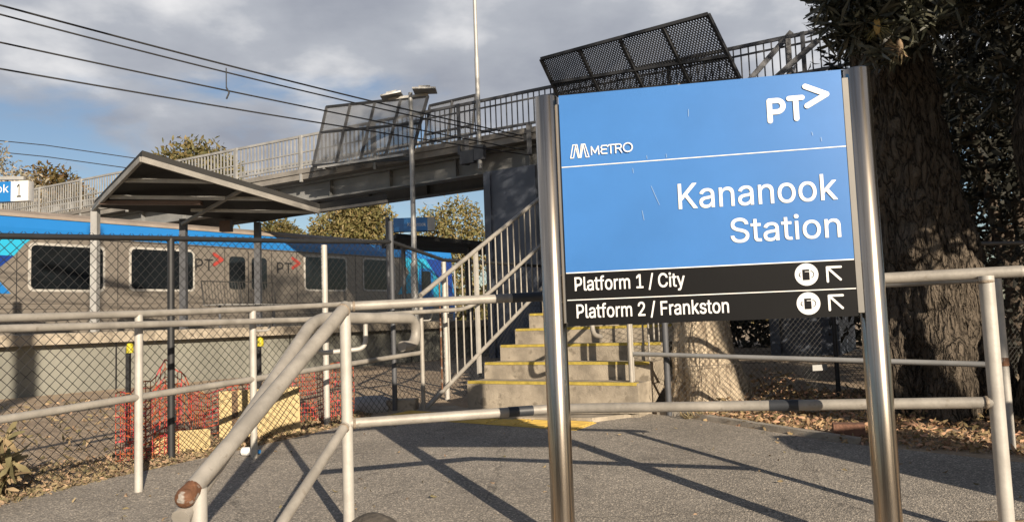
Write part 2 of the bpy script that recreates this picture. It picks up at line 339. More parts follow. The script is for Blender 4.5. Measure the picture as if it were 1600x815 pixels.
GLYPHS = {'/':[249,[[216,533,235,533,180,330,126,127,71,-76,52,-76,33,-76,14,-76,69,127,124,330,178,533,197,533]]],'1':[453,[[181,0,76,0,76,18,76,36,76,55,181,55,286,55,391,55,391,36,391,18,391,0,286,0],[250,509,276,509,276,339,276,170,276,0,255,0,234,0,212,0,212,149,212,299,212,448,211,448,210,448,209,448,168,418,127,388,86,358,86,381,86,404,86,427,123,454,161,481,198,509,224,509]]],'2':[453,[[172,0,64,0,64,16,64,32,64,47,121,108,177,168,234,229,254,249,270,267,282,282,295,298,304,313,311,327,317,341,320,356,320,371,320,390,316,405,308,419,299,432,288,442,273,449,259,456,242,460,224,460,204,460,187,456,172,447,158,439,147,428,139,413,131,399,127,382,127,362,107,362,86,362,66,362,66,392,72,419,86,442,100,465,119,483,143,496,167,509,194,516,225,516,255,516,282,509,306,497,329,484,348,467,361,445,374,424,381,399,381,372,381,354,378,335,371,318,364,300,353,280,336,259,319,237,296,211,267,180,229,140,191,100,153,60,153,59,153,58,153,57,231,57,310,57,389,57,389,38,389,19,389,0,281,0]]],'C':[510,[[293,-7,267,-7,223,-7,184,4,150,25,116,46,89,76,70,115,50,154,40,201,40,254,40,308,50,354,70,393,89,432,116,462,150,484,184,505,223,516,267,516,293,516,317,512,340,504,363,497,384,486,402,471,420,457,436,439,448,418,460,398,468,374,473,348,451,348,430,348,408,348,404,366,398,381,389,395,381,408,370,419,357,428,345,438,331,444,315,449,300,454,284,456,267,456,236,456,208,448,184,432,159,417,139,394,125,364,111,334,103,297,103,254,103,211,111,175,125,145,140,115,159,92,184,76,209,61,236,53,267,53,284,53,300,55,315,60,331,65,345,71,357,81,370,90,381,101,389,114,398,128,404,143,408,160,430,160,451,160,473,160,469,135,460,111,448,91,436,70,421,52,402,38,384,23,363,12,341,5,318,-3]]],'F':[410,[[82,0,60,0,60,170,60,339,60,509,163,509,266,509,369,509,369,490,369,471,369,452,288,452,206,452,125,452,125,394,125,336,125,278,198,278,272,278,346,278,346,259,346,240,346,221,272,221,198,221,125,221,125,147,125,74,125,0,103,0]]],'K':[467,[[146,189,104,145,104,169,104,193,104,216,116,232,128,247,139,261,151,275,162,290,174,303,187,317,199,331,212,344,262,399,313,454,364,509,392,509,420,509,448,509,376,431,304,353,231,276,230,276,229,276,228,276,187,233],[82,0,60,0,60,170,60,339,60,509,82,509,103,509,125,509,125,451,125,392,125,334,124,298,124,261,124,225,124,214,124,204,125,193,125,129,125,64,125,0,103,0],[398,0,372,0,311,86,249,173,188,259,201,276,215,293,228,309,302,206,375,103,449,0,423,0]]],'P':[445,[[82,0,60,0,60,170,60,339,60,509,118,509,177,509,235,509,274,509,307,502,332,487,358,473,377,454,390,430,402,405,409,378,409,348,409,317,402,290,390,265,377,241,358,222,332,207,307,193,274,186,235,186,193,186,151,186,109,186,109,205,109,224,109,242,150,242,191,242,233,242,259,242,281,247,297,256,313,265,325,278,333,294,341,310,344,328,344,348,344,368,341,386,333,402,325,417,313,430,297,439,280,448,259,452,232,452,196,452,160,452,125,452,125,301,125,151,125,0,103,0]]],'S':[447,[[263,-9,224,-9,187,-9,155,-3,128,9,100,21,79,38,64,60,49,82,40,107,38,137,60,137,82,137,104,137,106,117,112,101,123,88,134,75,149,65,166,59,184,52,203,49,224,49,247,49,268,53,286,60,304,68,319,78,329,92,340,105,346,121,346,139,346,155,341,169,332,179,323,189,311,198,296,205,281,211,264,217,245,222,224,228,204,234,184,239,142,251,109,268,86,289,63,311,52,339,52,372,52,401,60,426,75,448,90,469,111,486,138,498,164,510,194,516,227,516,261,516,290,510,316,498,342,486,362,469,377,449,392,428,400,404,401,378,380,378,358,378,337,378,335,403,323,423,302,437,281,451,256,459,225,459,203,459,184,455,167,448,151,441,138,431,129,418,120,406,115,391,115,376,115,358,120,344,131,334,142,323,154,314,169,308,184,302,199,297,212,293,230,289,247,284,264,279,279,275,295,270,312,264,328,257,344,248,359,238,373,227,385,214,395,198,404,181,408,162,408,139,408,111,401,86,386,64,372,41,351,24,323,11,296,-2]]],'T':[449,[[85,452,32,452,32,471,32,490,32,509,160,509,288,509,417,509,417,490,417,471,417,452,363,452,310,452,257,452,257,301,257,151,257,0,235,0,214,0,193,0,193,151,193,301,193,452,139,452]]],'a':[389,[[182,-9,160,-9,136,-9,114,-4,94,5,75,14,59,27,48,45,36,62,30,83,30,108,30,130,35,147,43,161,52,175,63,185,78,193,92,201,108,207,125,211,143,215,160,218,178,220,201,223,219,225,234,227,248,228,258,231,265,235,272,239,276,245,276,255,276,255,276,256,276,257,276,272,273,286,267,297,261,308,252,316,240,322,228,328,213,331,196,331,178,331,162,328,149,322,136,317,126,309,118,301,110,292,104,283,100,274,80,280,61,285,41,291,50,314,62,332,79,346,95,360,113,369,133,375,153,381,173,384,194,384,208,384,223,383,239,379,255,376,271,370,286,360,301,351,313,338,322,320,332,303,337,280,337,251,337,168,337,84,337,0,317,0,297,0,277,0,277,17,277,35,277,52,275,52,274,52,272,52,268,43,261,34,252,25,243,15,230,7,215,1,200,-5],[155,45,170,45,193,45,212,50,228,59,243,68,255,79,263,93,271,107,276,122,276,138,276,155,276,173,276,190,273,187,268,184,259,182,251,180,242,178,231,176,221,174,210,172,200,171,190,170,182,169,175,168,161,166,147,163,134,159,121,154,111,148,103,139,96,131,92,119,92,105,92,92,95,81,102,72,109,63,118,57,130,52,142,48]]],'f':[254,[[154,379,228,379,228,362,228,344,228,327,154,327,80,327,6,327,6,344,6,362,6,379,80,379],[101,0,81,0,81,144,81,288,81,432,81,453,86,471,96,486,106,500,119,511,135,519,152,526,169,530,187,530,201,530,213,529,222,527,232,525,238,523,243,521,238,503,233,486,227,468,224,470,220,471,215,472,210,473,203,474,195,474,176,474,163,469,154,460,146,451,142,437,142,419,142,279,142,140,142,0,121,0]]],'i':[167,[[73,0,53,0,53,126,53,253,53,379,73,379,93,379,114,379,114,253,114,126,114,0,93,0],[95,443,84,443,72,443,62,447,54,455,45,462,41,472,41,483,41,494,45,504,54,512,62,520,72,524,84,524,95,524,106,520,114,512,122,504,126,494,126,483,126,472,122,462,114,455,106,447]]],'k':[381,[[132,158,110,137,110,162,110,187,110,212,113,212,117,212,121,212,175,268,230,323,284,379,310,379,335,379,360,379,301,319,243,259,184,199,182,199,179,199,177,199,155,178],[73,0,53,0,53,170,53,339,53,509,73,509,93,509,114,509,114,339,114,170,114,0,93,0],[320,0,294,0,245,62,197,124,148,186,162,200,177,214,191,229,252,152,312,76,372,0,346,0]]],'l':[189,[[147,-2,139,-2,110,-2,88,5,74,20,60,35,53,57,53,84,53,226,53,367,53,509,73,509,93,509,114,509,114,372,114,235,114,99,114,81,116,69,120,62,125,55,133,52,146,52,152,52,157,52,160,53,164,53,167,54,170,54,173,37,177,20,181,3,175,1,169,0,162,-1,154,-2]]],'m':[610,[[73,0,53,0,53,126,53,253,53,379,72,379,92,379,112,379,112,351,112,323,112,295,111,295,109,295,108,295,113,316,121,332,132,346,144,359,157,369,172,376,187,383,203,386,219,386,247,386,270,378,287,361,305,344,316,322,321,295,318,295,315,295,312,295,317,313,325,329,337,343,349,357,364,367,381,375,398,382,416,386,437,386,459,386,479,381,497,372,515,362,530,348,541,328,551,309,557,285,557,255,557,170,557,85,557,0,536,0,516,0,496,0,496,85,496,169,496,254,496,281,488,301,473,313,457,325,439,330,419,330,402,330,387,327,374,320,362,313,352,303,345,290,339,278,335,263,335,247,335,165,335,82,335,0,315,0,295,0,274,0,274,87,274,173,274,260,274,281,267,298,253,311,239,324,221,330,199,330,185,330,171,327,158,320,144,313,134,303,126,289,118,276,114,258,114,238,114,159,114,79,114,0,93,0]]],'n':[410,[[114,249,114,227,114,151,114,76,114,0,93,0,73,0,53,0,53,126,53,253,53,379,72,379,92,379,112,379,112,349,112,318,112,287,109,287,106,287,102,287,114,322,131,347,152,362,174,377,199,384,227,384,253,384,276,379,295,369,314,358,330,342,341,321,352,299,357,273,357,240,357,160,357,80,357,0,337,0,316,0,296,0,296,78,296,157,296,235,296,265,288,288,273,304,258,321,237,329,210,329,192,329,175,325,161,317,146,309,135,298,126,283,118,267]]],'o':[415,[[242,-8,207,-8,173,-8,143,0,117,16,91,33,71,56,56,85,41,114,34,149,34,187,34,227,41,262,56,291,71,321,91,343,117,360,143,376,173,384,207,384,242,384,273,376,299,360,325,343,345,321,359,291,374,262,381,227,381,187,381,149,374,114,359,85,345,56,325,33,299,16,273,0],[182,46,207,46,233,46,254,53,270,66,287,79,299,96,307,117,315,139,319,162,319,187,319,213,315,236,307,258,299,280,287,297,270,310,254,323,233,330,207,330,182,330,161,323,145,310,129,297,116,280,108,258,100,237,96,213,96,187,96,162,100,139,108,117,116,96,129,79,145,66,161,53]]],'r':[259,[[73,0,53,0,53,126,53,253,53,379,72,379,92,379,112,379,112,360,112,340,112,321,113,321,114,321,115,321,122,340,135,355,152,367,170,379,190,385,213,385,218,385,223,385,229,384,235,384,240,384,243,384,243,363,243,343,243,322,242,323,237,323,230,324,223,325,215,326,207,326,189,326,173,322,159,315,145,307,134,297,126,284,118,270,114,255,114,237,114,158,114,79,114,0,93,0]]],'s':[365,[[211,-8,182,-8,156,-8,133,-4,112,3,92,11,75,23,62,38,49,53,40,72,36,94,55,98,74,102,94,107,99,86,109,70,124,60,139,50,158,45,181,45,208,45,229,51,244,62,260,74,268,87,268,103,268,116,263,127,254,136,245,144,231,151,212,155,191,160,170,165,149,170,115,178,89,191,72,208,55,225,47,247,47,274,47,296,53,315,65,332,77,348,94,361,115,370,136,380,160,384,187,384,213,384,235,380,254,372,272,365,287,353,299,339,310,325,319,309,324,290,305,286,287,281,268,277,263,292,255,304,243,316,230,327,212,333,187,333,165,333,146,327,131,317,116,306,109,293,109,277,109,263,114,252,124,243,134,235,150,228,172,223,191,218,210,214,229,209,264,201,290,188,306,171,323,154,331,133,331,107,331,84,325,64,312,47,300,30,282,16,260,6,237,-3]]],'t':[227,[[138,379,204,379,204,362,204,344,204,327,138,327,72,327,6,327,6,344,6,362,6,379,72,379],[65,345,65,471,85,471,106,471,126,471,126,347,126,222,126,98,126,81,129,69,136,61,143,54,154,50,170,50,174,50,179,50,185,51,191,52,197,53,202,54,206,36,209,19,213,2,207,0,200,-2,192,-3,184,-4,176,-4,168,-4,136,-4,110,4,92,21,74,38,65,62,65,93,65,219]]],'y':[389,[[51,-140,47,-139,52,-121,57,-103,61,-86,65,-86,68,-87,71,-87,83,-90,94,-91,104,-89,114,-87,122,-82,130,-74,138,-66,145,-53,151,-36,155,-24,159,-13,163,-1,114,126,66,252,17,379,40,379,62,379,84,379,111,305,138,230,165,155,174,132,181,109,187,87,193,64,199,42,206,21,198,21,191,21,184,21,190,42,196,64,202,87,209,110,216,132,224,155,251,230,278,305,305,379,327,379,349,379,371,379,316,234,260,88,204,-58,196,-78,187,-94,177,-107,166,-120,153,-129,139,-136,125,-142,109,-145,91,-145,81,-145,72,-144,65,-143,57,-142]]],' ':[188,[]]}
def area(q): p = [(q[k], q[k+1]) for k in range(2, len(q), 6)]; return sum(p[k-1][0]*p[k][1]-p[k][0]*p[k-1][1] for k in range(len(p)))/2
def inside(pt, q):
    p = [(q[k], q[k+1]) for k in range(2, len(q), 6)]; r = False
    for k in range(len(p)):
        (xi, yi), (xj, yj) = p[k], p[k-1]
        if (yi > pt[1]) != (yj > pt[1]) and pt[0] < (xj-xi)*(pt[1]-yi)/(yj-yi)+xi: r = not r
    return r
def fill_outline(group, x, bold):                            # one outer contour with its holes, filled
    cu = bpy.data.curves.new('t', 'CURVE'); cu.dimensions = '2D'; cu.fill_mode = 'BOTH'; cu.resolution_u = 4; cu.offset = bold
    for q in group:
        sp_ = cu.splines.new('BEZIER'); n = len(q)//6; sp_.bezier_points.add(n-1); sp_.use_cyclic_u = True
        for i in range(n):
            b = sp_.bezier_points[i]; b.handle_left_type = b.handle_right_type = 'FREE'; c = [v/1000 for v in q[6*i:6*i+6]]
            b.handle_left = (c[0]+x, c[1], 0); b.co = (c[2]+x, c[3], 0); b.handle_right = (c[4]+x, c[5], 0)
    ob = bpy.data.objects.new('t', cu); C.objects.link(ob); bpy.context.view_layer.update()
    me = bpy.data.meshes.new_from_object(ob.evaluated_get(bpy.context.evaluated_depsgraph_get())); bpy.data.objects.remove(ob)
    vs = np.array([v.co[:] for v in me.vertices]); fs = [tuple(p.vertices) for p in me.polygons]; bpy.data.meshes.remove(me); return vs, fs
def text_mesh(body, size_h, width, org, ex, ez, nrm, m, name, parent, depth=.002, bold=0.0):
    pieces = []; x = 0.
    for ch in body:
        adv, spl = GLYPHS[ch]
        if spl:
            sg_ = max(spl, key=lambda q: abs(area(q))); pos = area(sg_) > 0
            outs = [q for q in spl if (area(q) > 0) == pos]; holes = [q for q in spl if (area(q) > 0) != pos]
            for k, o in enumerate(outs):
                vs, fs = fill_outline([o]+[h for h in holes if inside((h[2], h[3]), o)], x, 0); vs[:, 2] = k*.0004; pieces.append((vs, fs))
        x += adv/1000
    av = np.concatenate([p[0] for p in pieces]); x0, x1 = av[:, 0].min(), av[:, 0].max()
    sx = width/(x1-x0); sz = size_h/.509 if size_h else sx
    org, ex, ez, nrm = map(V, (org, ex, ez, nrm)); mb = MB()
    offs = [(0, 0)] if not bold else [(i*bold, j*bold) for i in (-1, 1) for j in (-1, 1)]
    for k, (ox, oz) in enumerate(offs):
        for vs, fs in pieces: mb.add(org+np.outer((vs[:, 0]-x0)*sx+ox, ex)+np.outer(vs[:, 1]*sz+oz, ez)+np.outer(vs[:, 2]+depth+.00007*k, nrm), fs)
    return mb.build(name, m, parent)
def stroke(mb, pts, wd, org, ex, ez, nrm, depth=.003, n=10): # flat rounded pen stroke on a plane
    org, ex, ez, nrm = map(V, (org, ex, ez, nrm)); f = lambda a, b, k=0: org+ex*a+ez*b+nrm*(depth+k)
    for i in range(len(pts)-1):
        kk = .00009*len(mb.f); a, b = V(pts[i]), V(pts[i+1]); d = (b-a); ln = np.linalg.norm(d); d /= ln; p = V((-d[1], d[0]))*wd/2; ring = []
        for j in range(n+1): th = PI/2+PI*j/n; ring.append(a+wd/2*(math.cos(th)*d+math.sin(th)*V((-d[1], d[0]))))
        for j in range(n+1): th = -PI/2+PI*j/n; ring.append(b+wd/2*(math.cos(th)*d+math.sin(th)*V((-d[1], d[0]))))
        mb.add([f(q[0], q[1], kk) for q in ring], [tuple(range(len(ring)))])
def zg(y): return .035*(min(max(y, 3.4), 9)-3.6)             # the forecourt climbs gently away from the camera
ut = V((.6, .8, 0)); wt = V((.8, -.6, 0))                    # along and across the railway
us = V((.527, .85, 0)); ws = V((.85, -.527, 0))            # along and across the stairs
# ------------------------------------------------------------------ ground, path, kerb
ys = [-60, -10, 0, 3.38, 3.42, 4, 5, 6, 7, 8, 9, 11, 14, 20, 40, 120, 500]
xs = [-500, -100, -30, -12, -8, -5, -3, -1.5, 0, 1.5, 3, 5, 8, 14, 30, 100, 500]
g = MB(); vs = [(x, y, (-.64 if y < 3.4 else zg(y)-.012)) for y in ys for x in xs]; nx = len(xs)
g.add(vs, [(j*nx+i, j*nx+i+1, (j+1)*nx+i+1, (j+1)*nx+i) for j in range(len(ys)-1) for i in range(nx-1)])
tag(g.build('ground', Mt['soil']), kind='structure')
pth = MB()
left = [(-3.75, 3.42), (-2.95, 4.35), (-2.35, 5.2), (-1.75, 6.1), (-1.15, 7.15)]
right = [(3.4, 3.42), (3.1, 4.2), (2.12, 5.16), (1.33, 6.42), (1.0, 6.75)]
pl = left+right[::-1]
pth.add([(x, y, zg(y)) for x, y in pl], [(0, 1, 8, 9), (1, 2, 7, 8), (2, 3, 6, 7), (3, 4, 5, 6)])
tag(pth.build('path', Mt['asphalt']), kind='structure')
lp = MB(); lp.add([(-3, -6, -.634), (4, -6, -.634), (4, 3.36, -.634), (-3, 3.36, -.634)], [(0, 1, 2, 3)])
tag(lp.build('pavement', Mt['asphalt']), kind='structure')
k_ = MB()
kl = [(2.20, 5.12), (1.37, 6.43), (1.17, 6.62)]
for a, b in zip(kl, kl[1:]):
    k_.bar((a[0]+.04, a[1]+.03, zg(a[1])-.015), (b[0]+.04, b[1]+.03, zg(b[1])-.015), .07, .09)
tag(k_.build('kerb', Mt['kerb']), kind='structure')
tr = MB()                                                    # dug strip beside the platform
tr.add([(-7.6, 6.4, .06), (-6.2, 5.8, .06), (-2.6, 9.6, .16), (-3.8, 11.0, .18)], [(0, 1, 2, 3)])
tag(tr.build('dirt_track', Mt['redsoil']), kind='structure')
# ------------------------------------------------------------------ staircase
S0 = V((-.47, 7.37, .38)); WID = 1.74
st = thing('staircase', 'concrete staircase with yellow nosings climbing behind the station sign', 'stairs', (S0[0], S0[1], .15))
for i in range(29):
    c0 = S0+us*.30*i+V((0, 0, .156*i)); d = .32
    zb = .10 if i == 0 else c0[2]-.18
    a = c0; b = c0+ws*WID; b2 = b+us*d; a2 = c0+us*d
    s = MB(); s.prism([(a[0], a[1], zb), (b[0], b[1], zb), (b2[0], b2[1], zb), (a2[0], a2[1], zb)], (0, 0, c0[2]-zb))
    so = s.build('step', Mt['concrete'], st)
    nb = MB(); q = c0+V((0, 0, .002)); nb.obox(q+ws*WID/2+us*.024-V((0, 0, .010)), ws*(WID/2-.012), us*.028, (0, 0, .0125)); nb.build('nosing', Mt['nosing'], so)
sof = MB(); q0_ = S0+us*.30+UP*-.02; q1_ = S0+us*(.30*29)+UP*(.156*28-.02); wi = ws*(WID-.06)
sof.add([q0_+ws*.03, q1_+ws*.03, q1_+ws*.03-UP*.30, q0_+ws*.03-UP*.30, q0_+wi, q1_+wi, q1_+wi-UP*.42, q0_+wi-UP*.30], [(0, 3, 2, 1), (4, 5, 6, 7), (3, 7, 6, 2), (1, 2, 6, 5), (0, 4, 7, 3)])
sof.build('stair_slab', Mt['concrete'], st)
pd = MB(); pd.prism([(-1.22, 7.36, .06), (-.70, 6.80, .06), (.60, 6.30, .06), (.98, 6.50, .06), (*(S0+ws*WID-us*.012)[:2], .06), (*(S0-us*.012)[:2], .06), (*(S0-ws*.5+us*.3)[:2], .06)], (0, 0, .07))
tag(pd.build('footing_slab', Mt['concrete'], None, (S0[0], S0[1], .1)), 'concrete slab at the foot of the staircase', 'slab')
tp = thing('tactile_paving', 'yellow ribbed tactile strip on the asphalt before the stairs', 'tactile paving', (.2, 5.98, .085))
FR = V((.44, 5.95, 0)); BR = FR+us*.36; ln_ = 1.95
b = MB(); q4 = [FR, BR, BR-ws*ln_, FR-ws*ln_]
b.prism([(q[0], q[1], zg(q[1])+.001) for q in q4], (0, 0, .006)); b.build('base_mat', Mt['tactile'], tp)
for k in range(6):
    t_ = MB(); o = FR+us*(.03+.06*k)
    for j in range(7):
        a_ = o-ws*(.015+j*.275); b_ = a_-ws*.24
        t_.bar((a_[0], a_[1], zg(a_[1])+.010), (b_[0], b_[1], zg(b_[1])+.010), .03, .008)
    t_.build('rib', Mt['tactile'], tp)
# ------------------------------------------------------------------ stair railings
def stair_railing(label, base, first_brk, hand):
    t = thing('stair_railing', label, 'railing', (base[0], base[1], .12))
    P = lambda d, z: V((base[0], base[1], 0))+us*d+V((0, 0, z))
    sl = .511; top = lambda d: 1.21+sl*d-.0; bot = lambda d: .12+sl*(d-.0)+.0
    Lh = 8.0
    mb = MB(); mb.tube([P(0, top(0)), P(Lh, top(Lh))], .024); mb.build('top_rail', Mt['tube'], t)
    mb = MB(); mb.tube([P(0.02, bot(.02)), P(Lh, bot(Lh))], .022); mb.build('bottom_rail', Mt['tube'], t)
    mb = MB(); mb.tube([P(0, .10), P(0, top(0)-.02)], .021); mb.build('post', Mt['tube'], t)
    d = .30; k = 0
    while d < Lh:
        if abs((d-.92) % 1.95) < .07:
            mb = MB(); mb.obox(P(d, (bot(d)-.25+top(d))/2), us*.028, ws*.012, (0, 0, (top(d)-bot(d)+.25)/2-.01)); mb.build('post', Mt['tubew'], t)
        else:
            mb = MB(); mb.tube([P(d, bot(d)), P(d, top(d))], .0095, 6); mb.build('baluster', Mt['rust' if (k == 0 and first_brk) else 'tube'], t)
        d += .13; k += 1
    if hand:
        mb = MB(); mb.tube(hand, .019); mb.build('handrail', Mt['tube'], t)
    return t
hp = [(-2.53, 3.72, .985), (-1.6, 5.84, 1.0), (-1.02, 7.08, 1.045), (-.52, 7.76, 1.07), (-.27, 8.04, 1.262)]
sl_end = V((-.27, 8.04, 1.262))+us*6.2+V((0, 0,   .511*6.2)); hp.append(tuple(sl_end))
lr = stair_railing('grey stair railing with thin balusters, left side of the steps', (-.885, 7.335), True, None)
rb = V((.98, 6.60, 0))
rrl = stair_railing('grey stair railing with thin balusters, behind the sign on the right side of the steps', rb, False, None)
hb = V((rb[0], rb[1], 0))-ws*.09
mb = MB(); hk = [tuple(hb-us*.38+V((0, 0, .78))), tuple(hb-us*.52+V((0, 0, .80))), tuple(hb-us*.54+V((0, 0, .98))), tuple(hb+us*.02+V((0, 0, 1.0))), tuple(hb+us*6+V((0, 0, 1.0+  .511*6)))]
mb.tube(bend(hk, .1), .02); mb.build('handrail', Mt['tube'], rrl)
# ------------------------------------------------------------------ far ramp railing on the left
fr_ = thing('ramp_railing', 'grey tube railing along the left edge of the path before the mesh fence', 'railing', (-1.82, 5.37, .06))
topz = [(-2.98, 2.8, 1.02), (-2.534, 3.79, 1.038), (-2.209, 4.514, 1.055), (-1.823, 5.37, 1.081), (-1.393, 6.327, 1.122), (-.89, 7.36, 1.16)]
midz = [(-2.98, 2.8, .50), (-2.53, 3.798, .544), (-2.208, 4.515, .571), (-1.824, 5.368, .598), (-.89, 7.36, .667)]
mb = MB(); mb.tube(topz, .0215); mb.build('top_rail', Mt['tube'], fr_)
mb = MB(); mb.tube(midz, .0215); mb.build('middle_rail', Mt['tube'], fr_)
for p, zt in (((-2.204, 4.52), 1.05), ((-1.823, 5.37), 1.07)):
    mb = MB(); mb.tube([(*p, zg(p[1])-.02), (*p, zt)], .0235); mb.build('post', Mt['tubew'], fr_)
mb = MB(); mb.tube(bend([tuple(V(q)+V((.055, -.03, 0))) for q in hp], .16), .021); mb.build('handrail', Mt['tube'], fr_)
for (x, y, z, o) in ((-1.823, 5.37, .93, .12), (-.88, 7.34, .97, .12)):
    mb = MB(); d_ = V((.41, .91, 0)); p = V((x, y, z))
    mb.tube(bend([p, p+d_*.16, p+d_*.17+V((.03, -.02, .09))], .04), .008, 8); mb.build('bracket', Mt['tubew'], fr_)
# ------------------------------------------------------------------ near railing round the head of the lower steps
nr_ = thing('front_railing', 'heavy grey tube railing with dark bands passing behind the sign posts', 'railing', (-.79, 3.6, 0))
CR = V((.21, 3.88, 0)); P1 = V((-.79, 3.6, 0)); P2 = V((1.94, 3.15, 0))
def band(mb, a, b, t0, t1, r):
    a, b = V(a), V(b); mb.tube([a+(b-a)*t0, a+(b-a)*t1], r)
tA, tB, tC = (-.784, 3.6, 1.028), (.21, 3.88, 1.052), (2.07, 3.13, 1.058)
mb = MB(); mb.tube([tA, tB], .0225, 14); mb.tube([tB, tC], .0245, 14); mb.ball(tB, .0245); mb.ball(tC, .0245)
trail = mb.build('top_rail', Mt['tube'], nr_)
mb = MB(); mb.tube([V(tA)+(V(tB)-V(tA))*.78, V(tA)+(V(tB)-V(tA))*.985], .0245, 14); mb.build('dark_band', Mt['band'], trail)
bA, bB, bC = (-.792, 3.6, .488), (.21, 3.88, .490), (1.935, 3.15, .533)
mb = MB(); mb.tube([bA, bB], .0235, 14); mb.tube([bB, bC], .0235, 14); mb.ball(bB, .0235)
brail = mb.build('middle_rail', Mt['tube'], nr_)
mb = MB(); mb.tube([V(bA)+(V(bB)-V(bA))*.745, V(bA)+(V(bB)-V(bA))*.865], .0253, 14); mb.build('dark_band', Mt['band'], brail); mb = MB(); mb.tube([V(bB)+(V(bC)-V(bB))*.535, V(bB)+(V(bC)-V(bB))*.60], .0253, 14); mb.build('dark_band', Mt['band'], brail)
for (p, z, r_) in ((P1, 1.02, .0262), (P2, 1.045, .029)):
    mb = MB(); mb.tube([(p[0], p[1], -.15), (p[0], p[1], z)], r_, 16); mb.build('post', Mt['tubew'], nr_)
dn = V((-.285, -1.1, -.618))
mb = MB(); mb.tube([V(tA)+dn*.0, V(tA)+dn*.97], .030, 16); dsc = mb.build('descending_rail', Mt['tube'], nr_)
mb = MB(); e_ = V(tA)+dn*1.0; mb.tube([V(tA)+dn*.965, e_], [.0305, .033], 14); mb.ball(e_, .033); mb.build('rusty_end', Mt['rust'], dsc)
mb = MB(); mb.tube([V(bA), V(bA)+dn*1.1], .0225, 14); mb.build('lower_brace', Mt['tube'], nr_)
mb = MB(); p_ = V(tA)+dn*.955; mb.tube([(p_[0]+.01, p_[1], -.64), (p_[0]+.01, p_[1], p_[2]-.01)], .026, 14); mb.build('post', Mt['tubew'], nr_)
hk = [(-.70, 4.42, .845), (-.61, 4.50, .835), (-.56, 4.52, .965), (-.98, 3.86, .975), V((-.98, 3.86, .975))+dn*1.25*.93+V((.19, 0, 0))]
hk = [(-.69, 4.32, .815), (-.58, 4.46, .815), (-.56, 4.49, .968), (-.995, 3.86, .985), (-1.085, 2.5, .345)]
hd_ = V((.435, .90, 0)); hc = V((-.605, 4.40, .892))
hk2 = bend([(-1.085, 2.5, .345), (-.995, 3.86, .985), tuple(hc+UP*.078)], .12)+[hc+hd_*.078*math.sin(PI*k/12)+UP*.078*math.cos(PI*k/12) for k in range(1, 13)]+[hc-UP*.078-hd_*.07]
mb = MB(); mb.tube(hk2, .030, 14); mb.build('hooked_handrail', Mt['tube'], nr_)
br_ = [(-.80, 4.14, .945), (-.80, 4.14, .815), (-1.04, 4.05, .80), (-1.05, 3.92, .93)]
mb = MB(); mb.tube(bend(br_, .05), .0125, 10); mb.build('bracket', Mt['tubew'], nr_)
for (p, d, r_) in ((tA, V((.99, .28, 0)), .0245), (bA, V((.99, .28, 0)), .0255), ((1.935, 3.15, 1.056), V((0, 0, -1)), .031), (bC, V((-.97, .25, 0)), .0255), (tA, dn, .032), (bA, dn, .0245)):
    d = V(d)/np.linalg.norm(d); q = V(p)+d*.034; mb = MB(); mb.tube([q-d*.006, q-d*.003, q+d*.003, q+d*.006], [r_*.96, r_*1.06, r_*1.06, r_*.96], 14); mb.build('weld', Mt['weld'], nr_)
rk = MB(); rk.ball((-.675, 3.56, .0), .13, 14, (.95, .7, .62)); rk.v = [tuple(V(q)+V(mnoise.noise_vector(Vector(q)*9))*.016) for q in rk.v]
tag(rk.build('rock', Mt['stone'], None, (-.675, 3.56, 0)), 'dark rounded stone at the foot of the near railing post', 'stone')
# rear railing on the right
rr_ = thing('rear_railing', 'grey tube railing along the leaf litter in front of the big tree', 'railing', (3.0, 4.8, .04))
a0, a1 = V((1.0, 6.69, 0)), V((2.99, 4.75, 0))
mb = MB(); mb.tube([a0+V((0, 0, 1.09)), a1+V((0, 0, 1.085))], .0215); mb.build('top_rail', Mt['tube'], rr_)
mb = MB(); mb.tube([a0+V((0, 0, .615)), a1+V((0, 0, .555))], .019); mb.build('middle_rail', Mt['lightsteel'], rr_)
mb = MB(); mb.tube([a0+V((0, 0, .08)), a0+V((0, 0, 1.09))], .023); mb.build('post', Mt['tubew'], rr_)
mb = MB(); mb.tube([a1+V((0, 0, .02)), a1+V((0, 0, 1.085))], .026, 12); po = mb.build('post', Mt['tubew'], rr_)
mb = MB(); mb.tube([a1+V((0, 0, .55)), a1+V((0, 0, .60))], .030, 12); mb.build('joint', Mt['rust'], po)
# ------------------------------------------------------------------ the station sign
A0 = V((.226, 3.24, 0)); ex = V((.9815, -.1926, 0)); nz = V((0, 0, 1)); nf = V((-.1926, -.9815, 0))
sg = thing('station_sign', 'large blue and black station name sign on two stainless posts', 'sign', (.8, 3.16, -.6))
def splate(a0, a1, z0, z1, d0, d1, name, m):
    mb = MB(); c = A0+ex*(a0+a1)/2+nz*(z0+z1)/2+nf*(d0+d1)/2
    mb.obox(c, ex*(a1-a0)/2, nf*(d1-d0)/2, nz*(z1-z0)/2); return mb.build(name, m, sg)
top = splate(0, 1.143, 1.127, 1.889, -.03, 0, 'blue_panel', Mt['blue'])
b1 = splate(0, 1.143, 1.0125, 1.1225, -.03, 0, 'black_panel', Mt['black'])
b2 = splate(0, 1.143, .902, 1.0085, -.03, 0, 'black_panel', Mt['black'])
splate(.001, 1.142, 1.0085, 1.0125, -.03, .0005, 'white_line', Mt['white']); splate(.001, 1.142, 1.1225, 1.127, -.03, .0005, 'white_line', Mt['white'])
mb = MB(); mb.add([A0+ex*a+nz*z+nf*.002 for a, z in ((.001, 1.5745), (1.142, 1.5745), (1.142, 1.5785), (.001, 1.5785))], [(0, 1, 2, 3)]); mb.build('white_line', Mt['white'], top)
splate(1.146, 1.172, .915, 1.855, -.06, -.004, 'edge_channel', Mt['alu']); splate(-.026, -.003, .915, 1.855, -.06, -.012, 'edge_channel', Mt['alu'])
